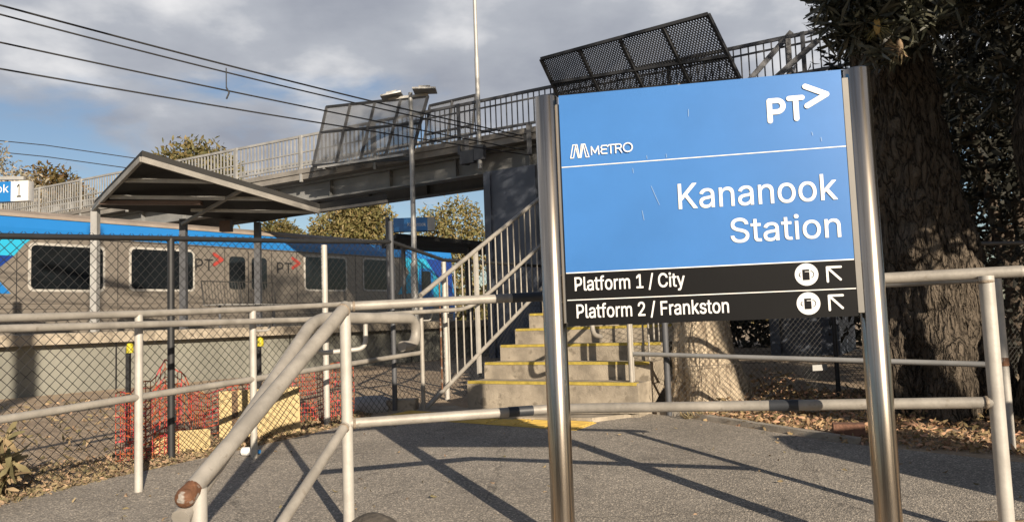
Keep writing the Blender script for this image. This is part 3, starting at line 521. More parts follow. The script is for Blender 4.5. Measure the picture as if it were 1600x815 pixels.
splate(-.0, 1.14, 1.70, 1.76, -.06, -.033, 'back_rail', Mt['alu']); splate(-.0, 1.14, .98, 1.04, -.06, -.033, 'back_rail', Mt['alu'])
for (x, y, zt) in ((.174, 3.285, 1.897), (1.418, 3.04, 1.893)):
    mb = MB(); mb.tube([(x, y, -.64), (x, y, zt-.004), (x, y, zt)], [.0495, .0495, .047], 32); mb.build('post', Mt['stainless'], sg)
TX = lambda s, a, z, w, h, p, b=0.: text_mesh(s, h, w, A0+ex*a+nz*z, ex, nz, nf, Mt['white'], 'lettering', p, .003, b)
TX('Kananook', .480, 1.3665, .617, .1035, top, .0008); TX('Station', .680, 1.2165, .420, .0965, top, .0008)
TX('Platform 1 / City', .036, 1.049, .451, .056, b1, .0009); TX('Platform 2 / Frankston', .039, .9345, .616, .056, b2, .0009)
lg = MB(); S = lambda pts, wd, mb=None: stroke(mb or lg, pts, wd, A0, ex, nz, nf)
arc = lambda cx_, cz_, r_, t0, t1, n=12, sx=1: [(cx_+sx*r_*math.cos(math.radians(t0+(t1-t0)*k/n)), cz_+r_*math.sin(math.radians(t0+(t1-t0)*k/n))) for k in range(n+1)]
S([(.861, 1.703), (.861, 1.785), (.890, 1.785)]+arc(.890, 1.7615, .0235, 90, -90)+[(.865, 1.738)], .021)
S([(.938, 1.788), (.988, 1.788)], .021); S([(.963, 1.785), (.963, 1.704)], .021)
S([(1.003, 1.832), (1.082, 1.793), (1.006, 1.752)], .022)
lg.build('transport_logo', Mt['white'], top)
ml = MB()
for dx, dz in ((0, 0), (.0125, -.0)):
    S([(.041+dx, 1.613), (.053+dx, 1.669), (.063+dx*.6, 1.669), (.074+dx*.4, 1.613), (.082+dx*.3, 1.613), (.089+dx*.6, 1.669), (.0965+dx*.6, 1.669), (.107+dx, 1.613)], .0042, ml)
S([(.041, 1.613), (.0535, 1.613)], .0042, ml); S([(.107, 1.613), (.1195, 1.613)], .0042, ml)
w4 = .0052
S([(.131, 1.621), (.131, 1.655), (.1455, 1.628), (.160, 1.655), (.162, 1.621)], w4, ml)
S([(.196, 1.656), (.176, 1.656), (.172, 1.648), (.176, 1.640), (.194, 1.640)], w4, ml); S([(.176, 1.640), (.171, 1.631), (.176, 1.622), (.196, 1.622)], w4, ml)
S([(.199, 1.651), (.207, 1.657), (.228, 1.657)], w4, ml); S([(.213, 1.655), (.213, 1.621)], w4, ml)
S([(.233, 1.621), (.233, 1.657), (.248, 1.657)]+arc(.248, 1.648, .009, 90, -90, 6)+[(.236, 1.639), (.248, 1.638), (.258, 1.621)], w4, ml)
S(arc(.284, 1.640, .0185, 0, 360, 20), w4, ml)
ml.build('metro_lettering', Mt['white'], top)
scr = MB()                                                   # fine scratches in the blue paint
for (a, z, da, dz) in ((.372, 1.47, .02, -.055), (.39, 1.42, .012, -.03), (.33, 1.37, .006, -.04), (.30, 1.55, .002, -.02), (.36, 1.6, .001, -.014), (.44, 1.60, .001, -.015), (.54, 1.78, -.001, -.03), (1.02, 1.63, -.003, .014), (1.05, 1.62, .002, -.016)):
    S([(a, z), (a+da, z+dz)], .0016, scr)
scr.build('scratches', mat('scratched_paint', (.42, .58, .80), .5, 0, .05), top)
for (zc, pn, at_) in ((1.0735, b1, 1.042), (.9585, b2, .930)):
    ic = MB(); ic.add([A0+ex*(.961+.0445*math.cos(2*PI*k/40))+nz*(zc+.0445*math.sin(2*PI*k/40))+nf*.002 for k in range(40)], [tuple(range(40))]); io = ic.build('ticket_icon', Mt['white'], pn)
    gq = MB(); f = lambda a, z, d=.0035: A0+ex*a+nz*z+nf*d
    gq.add([f(.946, zc-.022), f(.972, zc-.022), f(.972, zc+.010), f(.946, zc+.010)], [(0, 1, 2, 3)])
    gq.add([f(.946, zc+.010), f(.946, zc+.020), f(.972, zc+.020), f(.972, zc+.013), f(.955, zc+.013), f(.955, zc+.010)], [(0, 5, 4, 3, 2, 1)][:1])
    S(arc(.975, zc+.0, .0135, 80, -80, 8), .0022, gq); S(arc(.942, zc-.0, .0085, 110, 250, 8), .0022, gq); gq.build('card_symbol', Mt['black'], io)
    ar = MB(); S([(1.039, at_), (1.039, at_+.056)], .009, ar); S([(1.039, at_+.056), (1.090, at_+.056)], .009, ar); S([(1.041, at_+.054), (1.087, at_+.006)], .009, ar); ar.build('arrow', Mt['white'], pn)
# ------------------------------------------------------------------ chain-link fences
def chain_fence(label, posts, rail_m, wire_m, cell=.068, r=.0021, barb=True):
    p0 = posts[0]; t = thing('chain_link_fence', label, 'fence', (p0[0][0], p0[0][1], p0[1]))
    mb = MB(); tops = [(p[0], p[1], zt) for (p, zb, zt, m, rad, ext) in posts]
    mb.tube(tops, .019, 8); mb.build('top_rail', rail_m, t)
    wm = MB()
    for a, b in zip(posts, posts[1:]):
        diamond_mesh(wm, (*a[0], a[1]+.02), (*b[0], b[1]+.02), (*b[0], b[2]+.03), (*a[0], a[2]+.03), cell, cell, r)
    for k in (.3, .66):
        wm.tube([(p[0], p[1], zb+(zt-zb)*k) for (p, zb, zt, m, rad, ext) in posts], .002, 4, False)
    wm.build('wire_mesh', wire_m, t)
    for (p, zb, zt, m, rad, ext) in posts:
        mb = MB(); q = (p[0]+.0, p[1], zb-.1); mb.tube([q, (p[0], p[1], zt+ext)], rad, 10); mb.build('post', m, t)
    return t
def fl(Y): return (-2.415+.653*(Y-5.422), Y)
chain_fence('black chain link fence with posts running along the platform side of the path',
    [(fl(3.3), -.02, 1.46, Mt['blacksteel'], .022, 0), (fl(5.42), .04, 1.605, Mt['blacksteel'], .024, .0), (fl(6.63), .10, 1.68, Mt['tubew'], .027, -.03), (fl(7.35), .12, 1.735, Mt['greysteel'], .024, .2),
     ((-.72, 8.05), .14, 1.60, Mt['tubew'], .026, -.02), ((.45, 9.6), .15, 1.60, Mt['greysteel'], .022, 0)], Mt['blacksteel'], Mt['wire'])
chain_fence('dark chain link fence between the steps and the large tree', [((1.27, 6.52), .06, 1.5, Mt['greysteel'], .026, 0), ((2.84, 6.86), .08, 1.5, Mt['blacksteel'], .02, 0), ((5.2, 7.4), .1, 1.5, Mt['blacksteel'], .02, 0)],
    Mt['greysteel'], Mt['galvwire'], .05, .0016)
nt_ = MB(); nt_.obox((2.66, 6.79, .43), V((.07, .015, 0)), (-.001, .004, 0), (0, 0, .025)); tag(nt_.build('notice_plate', Mt['lightsteel'], None, (2.66, 6.79, .4)), 'small white plate wired low on the right chain link fence', 'sign')
# ------------------------------------------------------------------ things behind the left fence
bn = thing('barrier_mesh', 'crumpled orange plastic barrier mesh standing behind the black fence', 'barrier', (-2.4, 6.0, .04))
def net(prof, name):
    mb = MB(); n = len(prof)-1; rows = 13
    def pt(s, h):
        i = min(int(s*n), n-1); t = s*n-i; a, b = prof[i], prof[i+1]
        x, y, zb, zt = [a[k]*(1-t)+b[k]*t for k in range(4)]
        wv = .05*math.sin(s*n*3.1+h*2.2)+.018*math.sin(s*n*8.3+h*4)
        return V((x-.55*wv, y+wv, zb+(zt-zb)*h+.02*h*math.sin(s*n*4.4+1)))
    cols = int(sum(math.dist(a[:2], b[:2]) for a, b in zip(prof, prof[1:]))/.034)
    for j in range(rows):
        h = j/(rows-1); pts = [pt(k/cols, h) for k in range(cols+1)]
        for a, b in zip(pts, pts[1:]): mb.bar(a, b, .002, (.009 if j % 4 == 0 else .0055))
    for k in range(cols+1):
        pts = [pt(k/cols, j/(rows-1)) for j in range(0, rows, 2)]
        for a, b in zip(pts, pts[1:]): mb.bar(a, b, .002, .005)
    return mb.build(name, Mt['orange'], bn)
net([(-2.76, 5.34, .03, .52), (-2.68, 5.40, .03, .56), (-2.60, 5.50, .03, .60), (-2.52, 5.56, .03, .74), (-2.45, 5.66, .03, .66), (-2.44, 5.80, .04, .50)], 'net')
net([(-2.74, 5.40, .03, .50), (-2.63, 5.44, .03, .46), (-2.52, 5.62, .03, .60), (-2.47, 5.68, .03, .55)], 'net')
net([(-2.44, 5.80, .05, .48), (-2.5, 6.3, .05, .46), (-2.2, 6.75, .07, .46), (-1.95, 6.9, .08, .52), (-1.72, 6.95, .1, .58), (-1.5, 7.08, .1, .62)], 'net')
def board(label, c, hx, hz, tilt, name='wood_board', rail=True):
    t = thing(name, label, 'board', (c[0], c[1], c[2]-hz)); d = V((.55, .83, 0)); d /= np.linalg.norm(d); d = V((.93, .36, 0)); up = V((-.36*tilt, .93*tilt, 1)); up /= np.linalg.norm(up)
    mb = MB(); mb.obox(c, d*hx, np.cross(d, up)*.02, up*hz); mb.build('panel', Mt['ply'], t)
    if rail:
        n_ = np.cross(d, up); mb = MB(); mb.obox(V(c)+n_*.032-d*hx*.62, d*.022, n_*.011, up*hz*.98); mb.build('batten', Mt['timber'], t)
board('taller yellow board leaning behind the fence, with a brown batten', (-2.08, 6.28, .26), .31, .20, .12)
board('low yellow board lying on edge behind the orange mesh', (-2.45, 5.68, .13), .19, .095, .05, rail=False)
for i, (x, y, zt) in enumerate(((-3.02, 6.05, .835), (-2.16, 6.55, .84))):
    t = thing('star_picket', ('star picket with yellow cap nearest the platform wall shadow', 'star picket with yellow cap beside the yellow boards')[i], 'picket', (x, y, .05), 'yellow capped pickets behind the fence')
    mb = MB(); mb.bar((x-.018, y, .05), (x-.018, y, zt), .005, .03); mb.bar((x, y, .05), (x, y, zt), .03, .005); mb.build('picket', Mt['blacksteel'], t)
    mb = MB(); mb.tube([(x, y, zt-.04), (x, y, zt+.025), (x, y, zt+.035)], [.027, .025, .014], 10); mb.build('cap', Mt['yellowcap'], t)
bg_ = MB(); bg_.ball((-1.42, 7.45, .16), .27, 14, (1.0, .55, .45)); bg_.v = [tuple(V(q)+V(mnoise.noise_vector(Vector(q)*5))*.04) for q in bg_.v]
tag(bg_.build('sack', Mt['bag'], None, (-1.42, 7.45, .1)), 'pale grey sack slumped behind the fence near the stairs', 'sack')
cbk = MB(); cbk.prism([(-1.24, 7.36, .12), (-.96, 7.32, .12), (-.95, 7.5, .12), (-1.23, 7.54, .12)], (0, 0, .11))
tag(cbk.build('concrete_block', Mt['concrete'], None, (-1.1, 7.43, .12)), 'small concrete block at the foot of the grey fence post', 'concrete block')
bt = thing('bottle', 'white plastic bottle lying by the second ramp railing post', 'bottle', (-1.87, 5.42, .07))
mb = MB(); mb.tube([(-1.93, 5.46, .095), (-1.86, 5.44, .095), (-1.835, 5.433, .095), (-1.82, 5.428, .095)], [.03, .03, .013, .012], 12); mb.build('body', Mt['white'], bt)
mb = MB(); mb.tube([(-1.82, 5.428, .095), (-1.80, 5.422, .095)], .014, 10); mb.build('cap', Mt['trainblue'], bt)
bk = MB(); bk.obox((2.27, 5.36, .105), (.095, -.03, 0), (.016, .052, 0), (0, 0, .045)); tag(bk.build('brick', Mt['brick'], None, (2.23, 5.33, .06)), 'weathered red brick lying beside the kerb at the leaf litter', 'brick')
# ------------------------------------------------------------------ platform
W0 = V((-6.53, 9.8, 0)); pf = thing('railway_platform', 'raised concrete railway platform with pale coping and shaded wall', 'platform', tuple(W0))
s0, s1 = -9., 24.
def prof(poly, name, m, par, a=s0, b=s1):                    # polygon in (across, z) swept along the track
    mb = MB(); mb.prism([W0+ut*a+wt*q[0]+nz*q[1] for q in poly], ut*(b-a)); return mb.build(name, m, par)
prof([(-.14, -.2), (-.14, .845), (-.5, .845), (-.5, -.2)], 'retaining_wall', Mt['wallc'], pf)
for s_ in np.arange(-7.5, 22, 3.0): prof([(-.139, .0), (-.139, .84), (-.128, .84), (-.128, .0)], 'wall_joint', Mt['grey'], pf, s_, s_+.018)
prof([(.03, .845), (.03, .985), (.0, .998), (-.6, .998), (-.6, .845)], 'coping', Mt['concrete'], pf)
prof([(-.6, .845), (-.6, .994), (-6.7, .994), (-6.7, .845)], 'deck', Mt['asphalt'], pf)
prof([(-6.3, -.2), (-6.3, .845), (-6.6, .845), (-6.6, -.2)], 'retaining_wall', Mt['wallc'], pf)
# ------------------------------------------------------------------ train
T0 = V((-9.9, 17, 0)); tn = thing('train', 'stainless passenger train with blue roof band standing at the platform', 'train', tuple(T0))
def tp_(s, z, d=0.): return T0+ut*s+nz*z+wt*d
def tpoly(pts, name, m, par, d=.004, th=None):
    mb = MB(); mb.prism([tp_(s, z, d) for s, z in pts], -wt*(th or d+.02)); return mb.build(name, m, par)
tb0, tb1 = -9., 12.9
body = MB(); pr = [(0, .95), (0, 3.30), (-.06, 3.52), (-.30, 3.66), (-2.6, 3.66), (-2.84, 3.52), (-2.9, 3.30), (-2.9, .95)]
body.prism([tp_(tb0, z, d) for d, z in pr], ut*(tb1-tb0)); bo = body.build('body', Mt['train'], tn)
rf = MB(); rp_ = [(-.03, 3.545), (-.07, 3.62), (-.30, 3.72), (-2.6, 3.72), (-2.83, 3.62), (-2.87, 3.545)]
rf.prism([tp_(tb0, z, d) for d, z in rp_], ut*(tb1-tb0)); rf.build('roof', Mt['trainroof'], tn)
bb = MB(); bb.prism([tp_(tb0, z, d) for d, z in ((.012, 3.17), (.012, 3.31), (-.05, 3.535), (-.08, 3.535), (-.02, 3.30), (-.02, 3.17))], ut*(tb1-tb0)); bb.build('blue_band', Mt['trainblue'], tn)
rb_ = MB()
for k in range(6): rb_.prism([tp_(tb0, 1.12+.11*k+dz, d) for d, dz in ((-.01, 0), (.018, .015), (.018, .045), (-.01, .06))], ut*(tb1-tb0))
rb_.build('side_ribs', Mt['train'], bo)
def rrect(s0_, s1_, z0, z1, r=.12, n=5):
    o = []
    for cx_, cz_, t0 in ((s1_-r, z1-r, 0), (s0_+r, z1-r, 90), (s0_+r, z0+r, 180), (s1_-r, z0+r, 270)):
        o += [(cx_+r*math.cos(math.radians(t0+90*k/n)), cz_+r*math.sin(math.radians(t0+90*k/n))) for k in range(n+1)]
    return o
def twin(s0_, s1_, z0, z1, frame=.055):
    fo = tpoly(rrect(s0_-frame, s1_+frame, z0-frame, z1+frame), 'window', Mt['tubew'], tn, .014)
    tpoly(rrect(s0_, s1_, z0, z1, .09), 'pane', Mt['glass'], fo, .020, .03); return fo
sx = lambda X, Y: (Y-17)/.8
for a, b_, zz0, zz1 in ((-4.6, -2.9, 2.0, 2.92), (-.72, .78, 2.0, 2.95), (1.44, 3.0, 2.03, 2.98), (6.5, 8.0, 2.08, 3.02), (8.75, 10.05, 2.1, 3.04)): twin(a, b_, zz0, zz1)
for a in (4.27, 4.95):
    d_ = tpoly([(a-.33, 1.25), (a+.33, 1.25), (a+.33, 3.1), (a-.33, 3.1)], 'door', Mt['train'], tn, .012)
    tpoly(rrect(a-.24, a+.24, 2.05, 2.92, .1), 'pane', Mt['glass'], d_, .018, .03)
tpoly([(-9, 3.168), (-.62, 3.168), (-.86, 2.95), (-1.05, 2.70), (-9, 2.70)], 'livery_cyan', Mt['traincyan'], tn, .009)
tpoly([(-9, 2.70), (-1.05, 2.70), (-1.45, 2.32), (-9, 2.32)], 'livery_navy', Mt['trainnavy'], tn, .010)
tpoly([(-9, 2.32), (-1.45, 2.32), (-1.10, 1.9), (-9, 1.9)], 'livery_blue', Mt['trainblue'], tn, .009)
tpoly([(10.4, 3.168), (12.88, 3.168), (12.88, 1.85), (11.6, 1.85), (10.9, 2.0), (10.2, 1.95), (10.75, 2.7)], 'livery_cyan', Mt['traincyan'], tn, .009)
tpoly([(11.55, 3.168), (12.885, 3.168), (12.885, 1.3), (12.2, 1.3), (12.35, 2.3)], 'livery_navy', Mt['trainnavy'], tn, .012)
tpoly(rrect(11.2, 11.9, 1.4, 2.85, .1), 'cab_door', Mt['trainblue'], tn, .016); tpoly(rrect(11.32, 11.78, 2.05, 2.75, .08), 'pane', Mt['glass'], tn, .022, .03)
for s_ in (3.06, 5.52):
    t1 = text_mesh('PT', .30, .50, tp_(s_, 2.52), ut, nz, wt, Mt['grey'], 'lettering', tn, .020)
    mb = MB(); stroke(mb, [(s_+.53, 2.96), (s_+.76, 2.82), (s_+.53, 2.68)], .085, T0, ut, nz, wt, .020); mb.build('chevron_logo', Mt['red'], tn)
sm_ = MB()
for s_ in (-5.3, -2.6, -1.0, 1.12, 3.9, 5.35, 6.2, 8.4, 10.3): sm_.prism([tp_(s_, 1.0, -.01), tp_(s_+.016, 1.0, -.01), tp_(s_+.016, 3.16, -.01), tp_(s_, 3.16, -.01)], wt*.0135)
sm_.prism([tp_(tb0, 3.13, -.01), tp_(12.8, 3.13, -.01), tp_(12.8, 3.15, -.01), tp_(tb0, 3.15, -.01)], wt*.014); sm_.build('panel_joints', Mt['grey'], bo)
for s_ in (4.605,):
    ds = MB(); ds.prism([tp_(s_-.012, 1.26, 0), tp_(s_+.012, 1.26, 0), tp_(s_+.012, 3.08, 0), tp_(s_-.012, 3.08, 0)], wt*.016); ds.build('door_seal', Mt['grey'], tn)
cabn = MB(); cabn.prism([tp_(12.9, z, 0) for z in ()]+[tp_(12.9, .95, -.05), tp_(13.25, .95, -.2), tp_(13.3, 2.0, -.25), tp_(12.95, 3.5, -.2), tp_(12.9, 3.5, -.05)], -wt*2.5); cabn.build('cab_nose', Mt['trainblue'], tn)
bgm = MB()
for s_ in (-5.5, 0.5, 7.5, 11.0): bgm.prism([tp_(s_, .95, -.35), tp_(s_+2.2, .95, -.35), tp_(s_+2.0, .25, -.35), tp_(s_+.2, .25, -.35)], -wt*2.1)
bgm.build('bogie', Mt['blacksteel'], tn)
# ------------------------------------------------------------------ platform shelter
sh = thing('platform_shelter', 'dark folded roof shelter on slim grey posts standing on the platform', 'shelter', (-6.4, 13.3, 1.0))
PA, PR, PB, PC, PD = V((-7.108, 13.0, 3.143)), V((-5.562, 11.5, 3.627)), V((-3.37, 13.5, 3.034)), V((-2.013, 12.5, 2.996)), V((-4.72, 14.5, 2.985))
rfm = MB()
for tri in ((PA, PD, PR), (PR, PD, PB), (PB, PD, PC)):
    rfm.prism(tri, (0, 0, .10))
ro = rfm.build('roof', Mt['roofdark'], sh)
fm = MB(); up_ = V((0, 0, .02))
for a, b_ in ((PA, PR), (PR, PB)): fm.bar(a-V((0, .03, .045)), b_-V((0, .03, .045)), .05, .085)
fm.bar(PB-V((0, .03, .03)), PC-V((0, .03, .03)), .04, .045); fm.build('fascia', Mt['fascia'], ro)
pm_ = MB()
def pr_(t): a = PA+(PR-PA)*t; b_ = PB+(PR-PB)*t; return a-V((0, 0, .05)), b_-V((0, 0, .05))
for t_ in (.28, .62): a, b_ = pr_(t_); pm_.bar(a+(b_-a)*.02, a+(b_-a)*.98, .05, .06)
pm_.bar(PA+(PB-PA)*.42-V((0, 0, .04)), PB-V((.1, .0, .05)), .05, .05); pm_.build('purlin', Mt['lightsteel'], ro)
lt_ = MB(); a = PA+V((.25, -.25, .02)); lt_.bar(a, a+(PB-PA)*.44+V((0, -.1, .0)), .14, .06); lt_.build('light_batten', Mt['brownm'], sh)
for x, y, zt, m in ((-7.085, 13.0, 3.11, 'lightsteel'), (-5.88, 13.7, 2.98, 'greysteel'), (-4.78, 14.4, 2.97, 'greysteel')):
    mb = MB(); mb.box((x-.055, y-.055, .995), (x+.055, y+.055, zt)); mb.build('post', Mt[m], sh)
mb = MB(); mb.bar((-5.88, 13.64, 2.88), PR+(PB-PR)*.52+V((0, .02, -.06)), .05, .05); mb.build('knee_brace', Mt['fascia'], sh)
mb = MB(); mb.box((-5.37, 14.05, 2.78), (-5.17, 14.2, 2.98)); mb.build('speaker_box', Mt['brownm'], sh)
# bench
bh = thing('bench', 'grey wire bench on the platform under the shelter', 'bench', (-5.4, 14.2, 1.0))
b0 = V((-5.55, 13.75, 0)); bd = ut
for k in range(2):
    a = b0+bd*(.02+.78*k); mb = MB(); c_ = [a+nz*1.42, a+bd*.74+nz*1.42, a+bd*.74-wt*.10+nz*1.86, a-wt*.10+nz*1.86]
    mb.tube(c_+[c_[0]], .014, 6)
    for j in range(1, 12): mb.tube([c_[0]+(c_[1]-c_[0])*j/12, c_[3]+(c_[2]-c_[3])*j/12], .005, 4)
    mb.build('backrest', Mt['galvwire'], bh)
mb = MB()
for j in range(9): mb.bar(b0+wt*(.05*j)+nz*1.42, b0+wt*(.05*j)+bd*1.54+nz*1.42, .02, .012)
mb.build('seat', Mt['lightsteel'], bh)
for s_ in (.2, 1.34):
    mb = MB(); mb.tube([b0+bd*s_+wt*.2+nz*.995, b0+bd*s_+wt*.2+nz*1.42], .025, 8); mb.build('leg', Mt['greysteel'], bh)
# platform number sign at far left
ns = thing('platform_number_sign', 'blue and white hanging platform sign with the numeral 1', 'sign', (-8.2, 11.2, 1.0))
e1 = V((.972, -.05, 0)); e1 /= np.linalg.norm(e1); q0 = V((-6.93, 11.0, 0)); nn_ = np.cross(e1, nz)
def nplate(a0, a1, name, m, d=.06): mb = MB(); mb.obox(q0+e1*(a0+a1)/2+nz*3.065, e1*(a1-a0)/2, nn_*d, nz*.145); return mb.build(name, m, ns)
nb_ = nplate(-1.75, -.262, 'blue_face', Mt['trainblue']); nw = nplate(-.26, 0, 'white_face', Mt['white'])
text_mesh('1', .19, .065, q0+e1*-.17+nz*2.975, e1, nz, nn_, Mt['grey'], 'lettering', nw, .064)
text_mesh('Kananook', .12, .80, q0+e1*-1.09+nz*3.05, e1, nz, nn_, Mt['white'], 'lettering', nb_, .064)
mb = MB(); mb.box((-8.35, 10.95, .995), (-8.23, 11.07, 3.6)); mb.build('post', Mt['lightsteel'], ns)
mb = MB(); mb.bar((-8.29, 11.01, 3.3), tuple(q0+e1*-.1+nz*3.26), .05, .05); mb.build('arm', Mt['lightsteel'], ns)
# lamp post
lm = thing('platform_lamp', 'grey lamp post with two flat heads standing on the platform', 'lamp post', (-2.04, 16, 1))
mb = MB(); mb.tube([(-2.05, 16, .99), (-2.05, 16, 2.2), (-2.04, 16, 2.25), (-2.03, 16, 5.85)], [.075, .075, .058, .045], 12); mb.build('pole', Mt['lightsteel'], lm)
mb = MB(); mb.bar((-2.5, 15.97, 5.72), (-1.65, 16.0, 5.80), .05, .05); mb.build('crossarm', Mt['lightsteel'], lm)
for a, b_ in (((-2.62, 15.9, 5.70), (-2.2, 15.95, 5.80)), ((-1.95, 15.9, 5.84), (-1.46, 15.85, 5.82))):
    mb = MB(); a, b_ = V(a), V(b_); d = b_-a; mb.prism([a+V((0, -.22, 0)), b_+V((0, -.2, 0)), b_+V((0, .2, 0)), a+V((0, .22, 0))], (0, 0, .035)); c_ = (a+b_)/2
    mb.prism([c_-d*.25+V((0, -.12, .035)), c_+d*.25+V((0, -.12, .035)), c_+d*.25+V((0, .12, .035)), c_-d*.25+V((0, .12, .035))], (0, 0, .06)); mb.build('lamp_head', Mt['lightsteel'], lm)
# far name sign and its shelter
fs = thing('name_sign', 'small blue lightbox name sign on the far end of the platform', 'sign', (-2.2, 17.2, 1))
e2 = V((.995, .0, 0)); q1 = V((-2.60, 17.0, 0))
mb = MB(); mb.obox(q1+e2*.38+nz*3.155, e2*.38, V((0, .09, 0)), nz*.15); f1 = mb.build('blue_face', Mt['trainblue'], fs)
mb = MB(); mb.obox(q1+e2*.835+nz*3.155, e2*.073, V((0, .09, 0)), nz*.15); mb.build('end_panel', Mt['lightsteel'], fs)
text_mesh('Kananook', .085, .40, q1+e2*.32+nz*3.11, e2, nz, V((0, -1, 0)), Mt['white'], 'lettering', f1, .093)
mb = MB(); mb.tube([(-2.75, 17.05, .99), (-2.75, 17.05, 3.35)], .05, 10); mb.tube([(-2.75, 17.05, 3.15), (-2.6, 17.02, 3.15)], .03, 8); mb.build('post', Mt['greysteel'], fs)
s2 = thing('flat_shelter', 'dark flat shelter roof beyond the blue name sign', 'shelter', (-1.2, 19.5, 1))
mb = MB(); mb.prism([(-2.62, 17.4, 2.93), (-.4, 17.2, 2.62), (-.75, 20.8, 2.75), (-3.5, 20.6, 3.02)], (0, 0, .10)); mb.build('roof', Mt['roofdark'], s2)
for x, y in ((-2.55, 18.0), (-1.0, 18.0), (-1.2, 20.2)):
    mb = MB(); mb.tube([(x, y, .99), (x, y, 2.75)], .05, 8); mb.build('post', Mt['greysteel'], s2)
# ------------------------------------------------------------------ footbridge
B0 = V((0, 16, 0)); bv = V((-.862, .507, 0)); bn_ = V((-.507, -.862, 0))     # along, and out of the near side
bp_ = lambda s, d, z: B0+bv*s+bn_*d+nz*z
fb = thing('footbridge', 'long steel and concrete footbridge with baluster railings over the railway', 'bridge', (0, 16, .1))
BW = 2.3; zr = lambda s: 5.70+.011*max(0, s)
def bbox(s0_, s1_, d0, d1, z0, z1, name, m, par): mb = MB(); mb.prism([bp_(s0_, d0, z0), bp_(s1_, d0, z0), bp_(s1_, d1, z0), bp_(s0_, d1, z0)], (0, 0, z1-z0)); return mb.build(name, m, par)
bbox(-8.5, 30, .05, -BW, 4.66, 4.80, 'deck', Mt['bridgec'], fb); bbox(-8.5, 30, .08, -.10, 4.805, 4.92, 'kerb_beam', Mt['bridgec'], fb)
bbox(-8.5, 30, -BW+.1, -BW-.08, 4.805, 4.92, 'kerb_beam', Mt['bridgec'], fb)
for d0 in (-.35, -BW+.5):
    gm = MB()
    for (a, b_, z0, z1) in ((-8.5, 30, 4.16, 4.20), (-8.5, 30, 4.60, 4.655)):
        gm.prism([bp_(a, d0+.14, z0), bp_(b_, d0+.14, z0), bp_(b_, d0-.14, z0), bp_(a, d0-.14, z0)], (0, 0, z1-z0))
    gm.prism([bp_(-8.5, d0+.012, 4.20), bp_(30, d0+.012, 4.20), bp_(30, d0-.012, 4.20), bp_(-8.5, d0-.012, 4.20)], (0, 0, .40))
    for k in range(20): s_ = -8+1.9*k; gm.prism([bp_(s_, d0+.13, 4.20), bp_(s_+.02, d0+.13, 4.20), bp_(s_+.02, d0+.013, 4.20), bp_(s_, d0+.013, 4.20)], (0, 0, .40))
    gm.build('girder', Mt['girder'], fb)
for side, dd in (('near', .0), ('far', -BW)):
    s_ = -8.4
    while s_ < 29:
        e_ = s_+2.4; mtl = Mt['lightsteel'] if s_ > 3.5 else Mt['greysteel']  # darker steel at the right end stands in for tree shade
        mb = MB(); mb.bar(bp_(s_, dd, zr(s_)), bp_(e_, dd, zr(e_)), .05, .06); mb.bar(bp_(s_, dd, 5.02), bp_(e_, dd, 5.02), .04, .04); mb.bar(bp_(s_, dd, zr(s_)-.16 if s_ < 3.5 else 5.36), bp_(e_, dd, zr(e_)-.16 if s_ < 3.5 else 5.36), .035, .03)
        nb2 = 18
        for k in range(1, nb2):
            q = s_+2.4*k/nb2
            if s_ > 3.5: mb.bar(bp_(q, dd, 5.02), bp_(q, dd, zr(q)), .020, .045, (.862, -.507, 0))
            else: mb.bar(bp_(q, dd, 5.02), bp_(q, dd, zr(q)), .018, .022, (.862, -.507, 0))
        po_ = mb.build('railing_panel', mtl, fb)
        mb = MB(); mb.bar(bp_(s_, dd+.05, 4.60), bp_(s_, dd+.05, zr(s_)+.02), .05, .07, (.862, -.507, 0)); mb.build('post', mtl, po_)
        s_ = e_
def screen(TL, TR, BR_, BL, m, cols, mid, cell, r, outr):
    TL, TR, BR_, BL = map(V, (TL, TR, BR_, BL))
    mb = MB()
    for a, b_ in ((TL, TR), (TR, BR_), (BR_, BL), (BL, TL)): mb.bar(a, b_, .06, .06)
    for k in range(1, cols): t = k/cols; mb.bar(BL+(BR_-BL)*t, TL+(TR-TL)*t, .06, .06)
    l = BL+(TL-BL)*mid; r_ = BR_+(TR-BR_)*mid; mb.bar(l, r_, .06, .05)
    f_ = mb.build('safety_screen', Mt['darksteel'], fb)
    wm = MB(); diamond_mesh(wm, BL, BR_, TR, TL, cell, cell, r, 4); wm.build('mesh_infill', m, f_)
    return f_
screen((-4.42, 18.54, 6.35), (-1.76, 16.98, 6.06), (-2.16, 16.75, 4.60), (-4.70, 18.25, 4.84), Mt['screen'], 4, .56, .046, .0075, .6)
screen((.72, 14.85, 6.08), (3.58, 13.05, 6.15), (4.18, 13.42, 5.09), (1.06, 15.25, 5.44), Mt['darksteel'], 4, .36, .056, .0118, .7)
screen((-.75, 18.9, 6.62), (-2.0, 19.7, 6.62), (-2.25, 19.35, 5.0), (-.95, 18.55, 5.0), Mt['screen'], 2, .5, .055, .0062, .6)
og = MB()
for s_ in (3.2, 4.0, 4.8): og.bar(bp_(s_, .0, 4.76), bp_(s_, .5, 4.74), .06, .08)
og.bar(bp_(2.4, .45, 4.70), bp_(5.0, .45, 4.76), .12, .05); og.build('outrigger', Mt['lightsteel'], fb)
og = MB()
for s_ in (-.55, -1.6, 1.0):
    og.bar(bp_(s_, .06, 4.35), bp_(s_, .06, 5.0), .14, .10); og.build('bracket', Mt['greysteel'], fb); og = MB()
og.obox(bp_(.95, .10, 4.5), bv*.18, bn_*.06, nz*.14); og.build('bracket', Mt['greysteel'], fb)
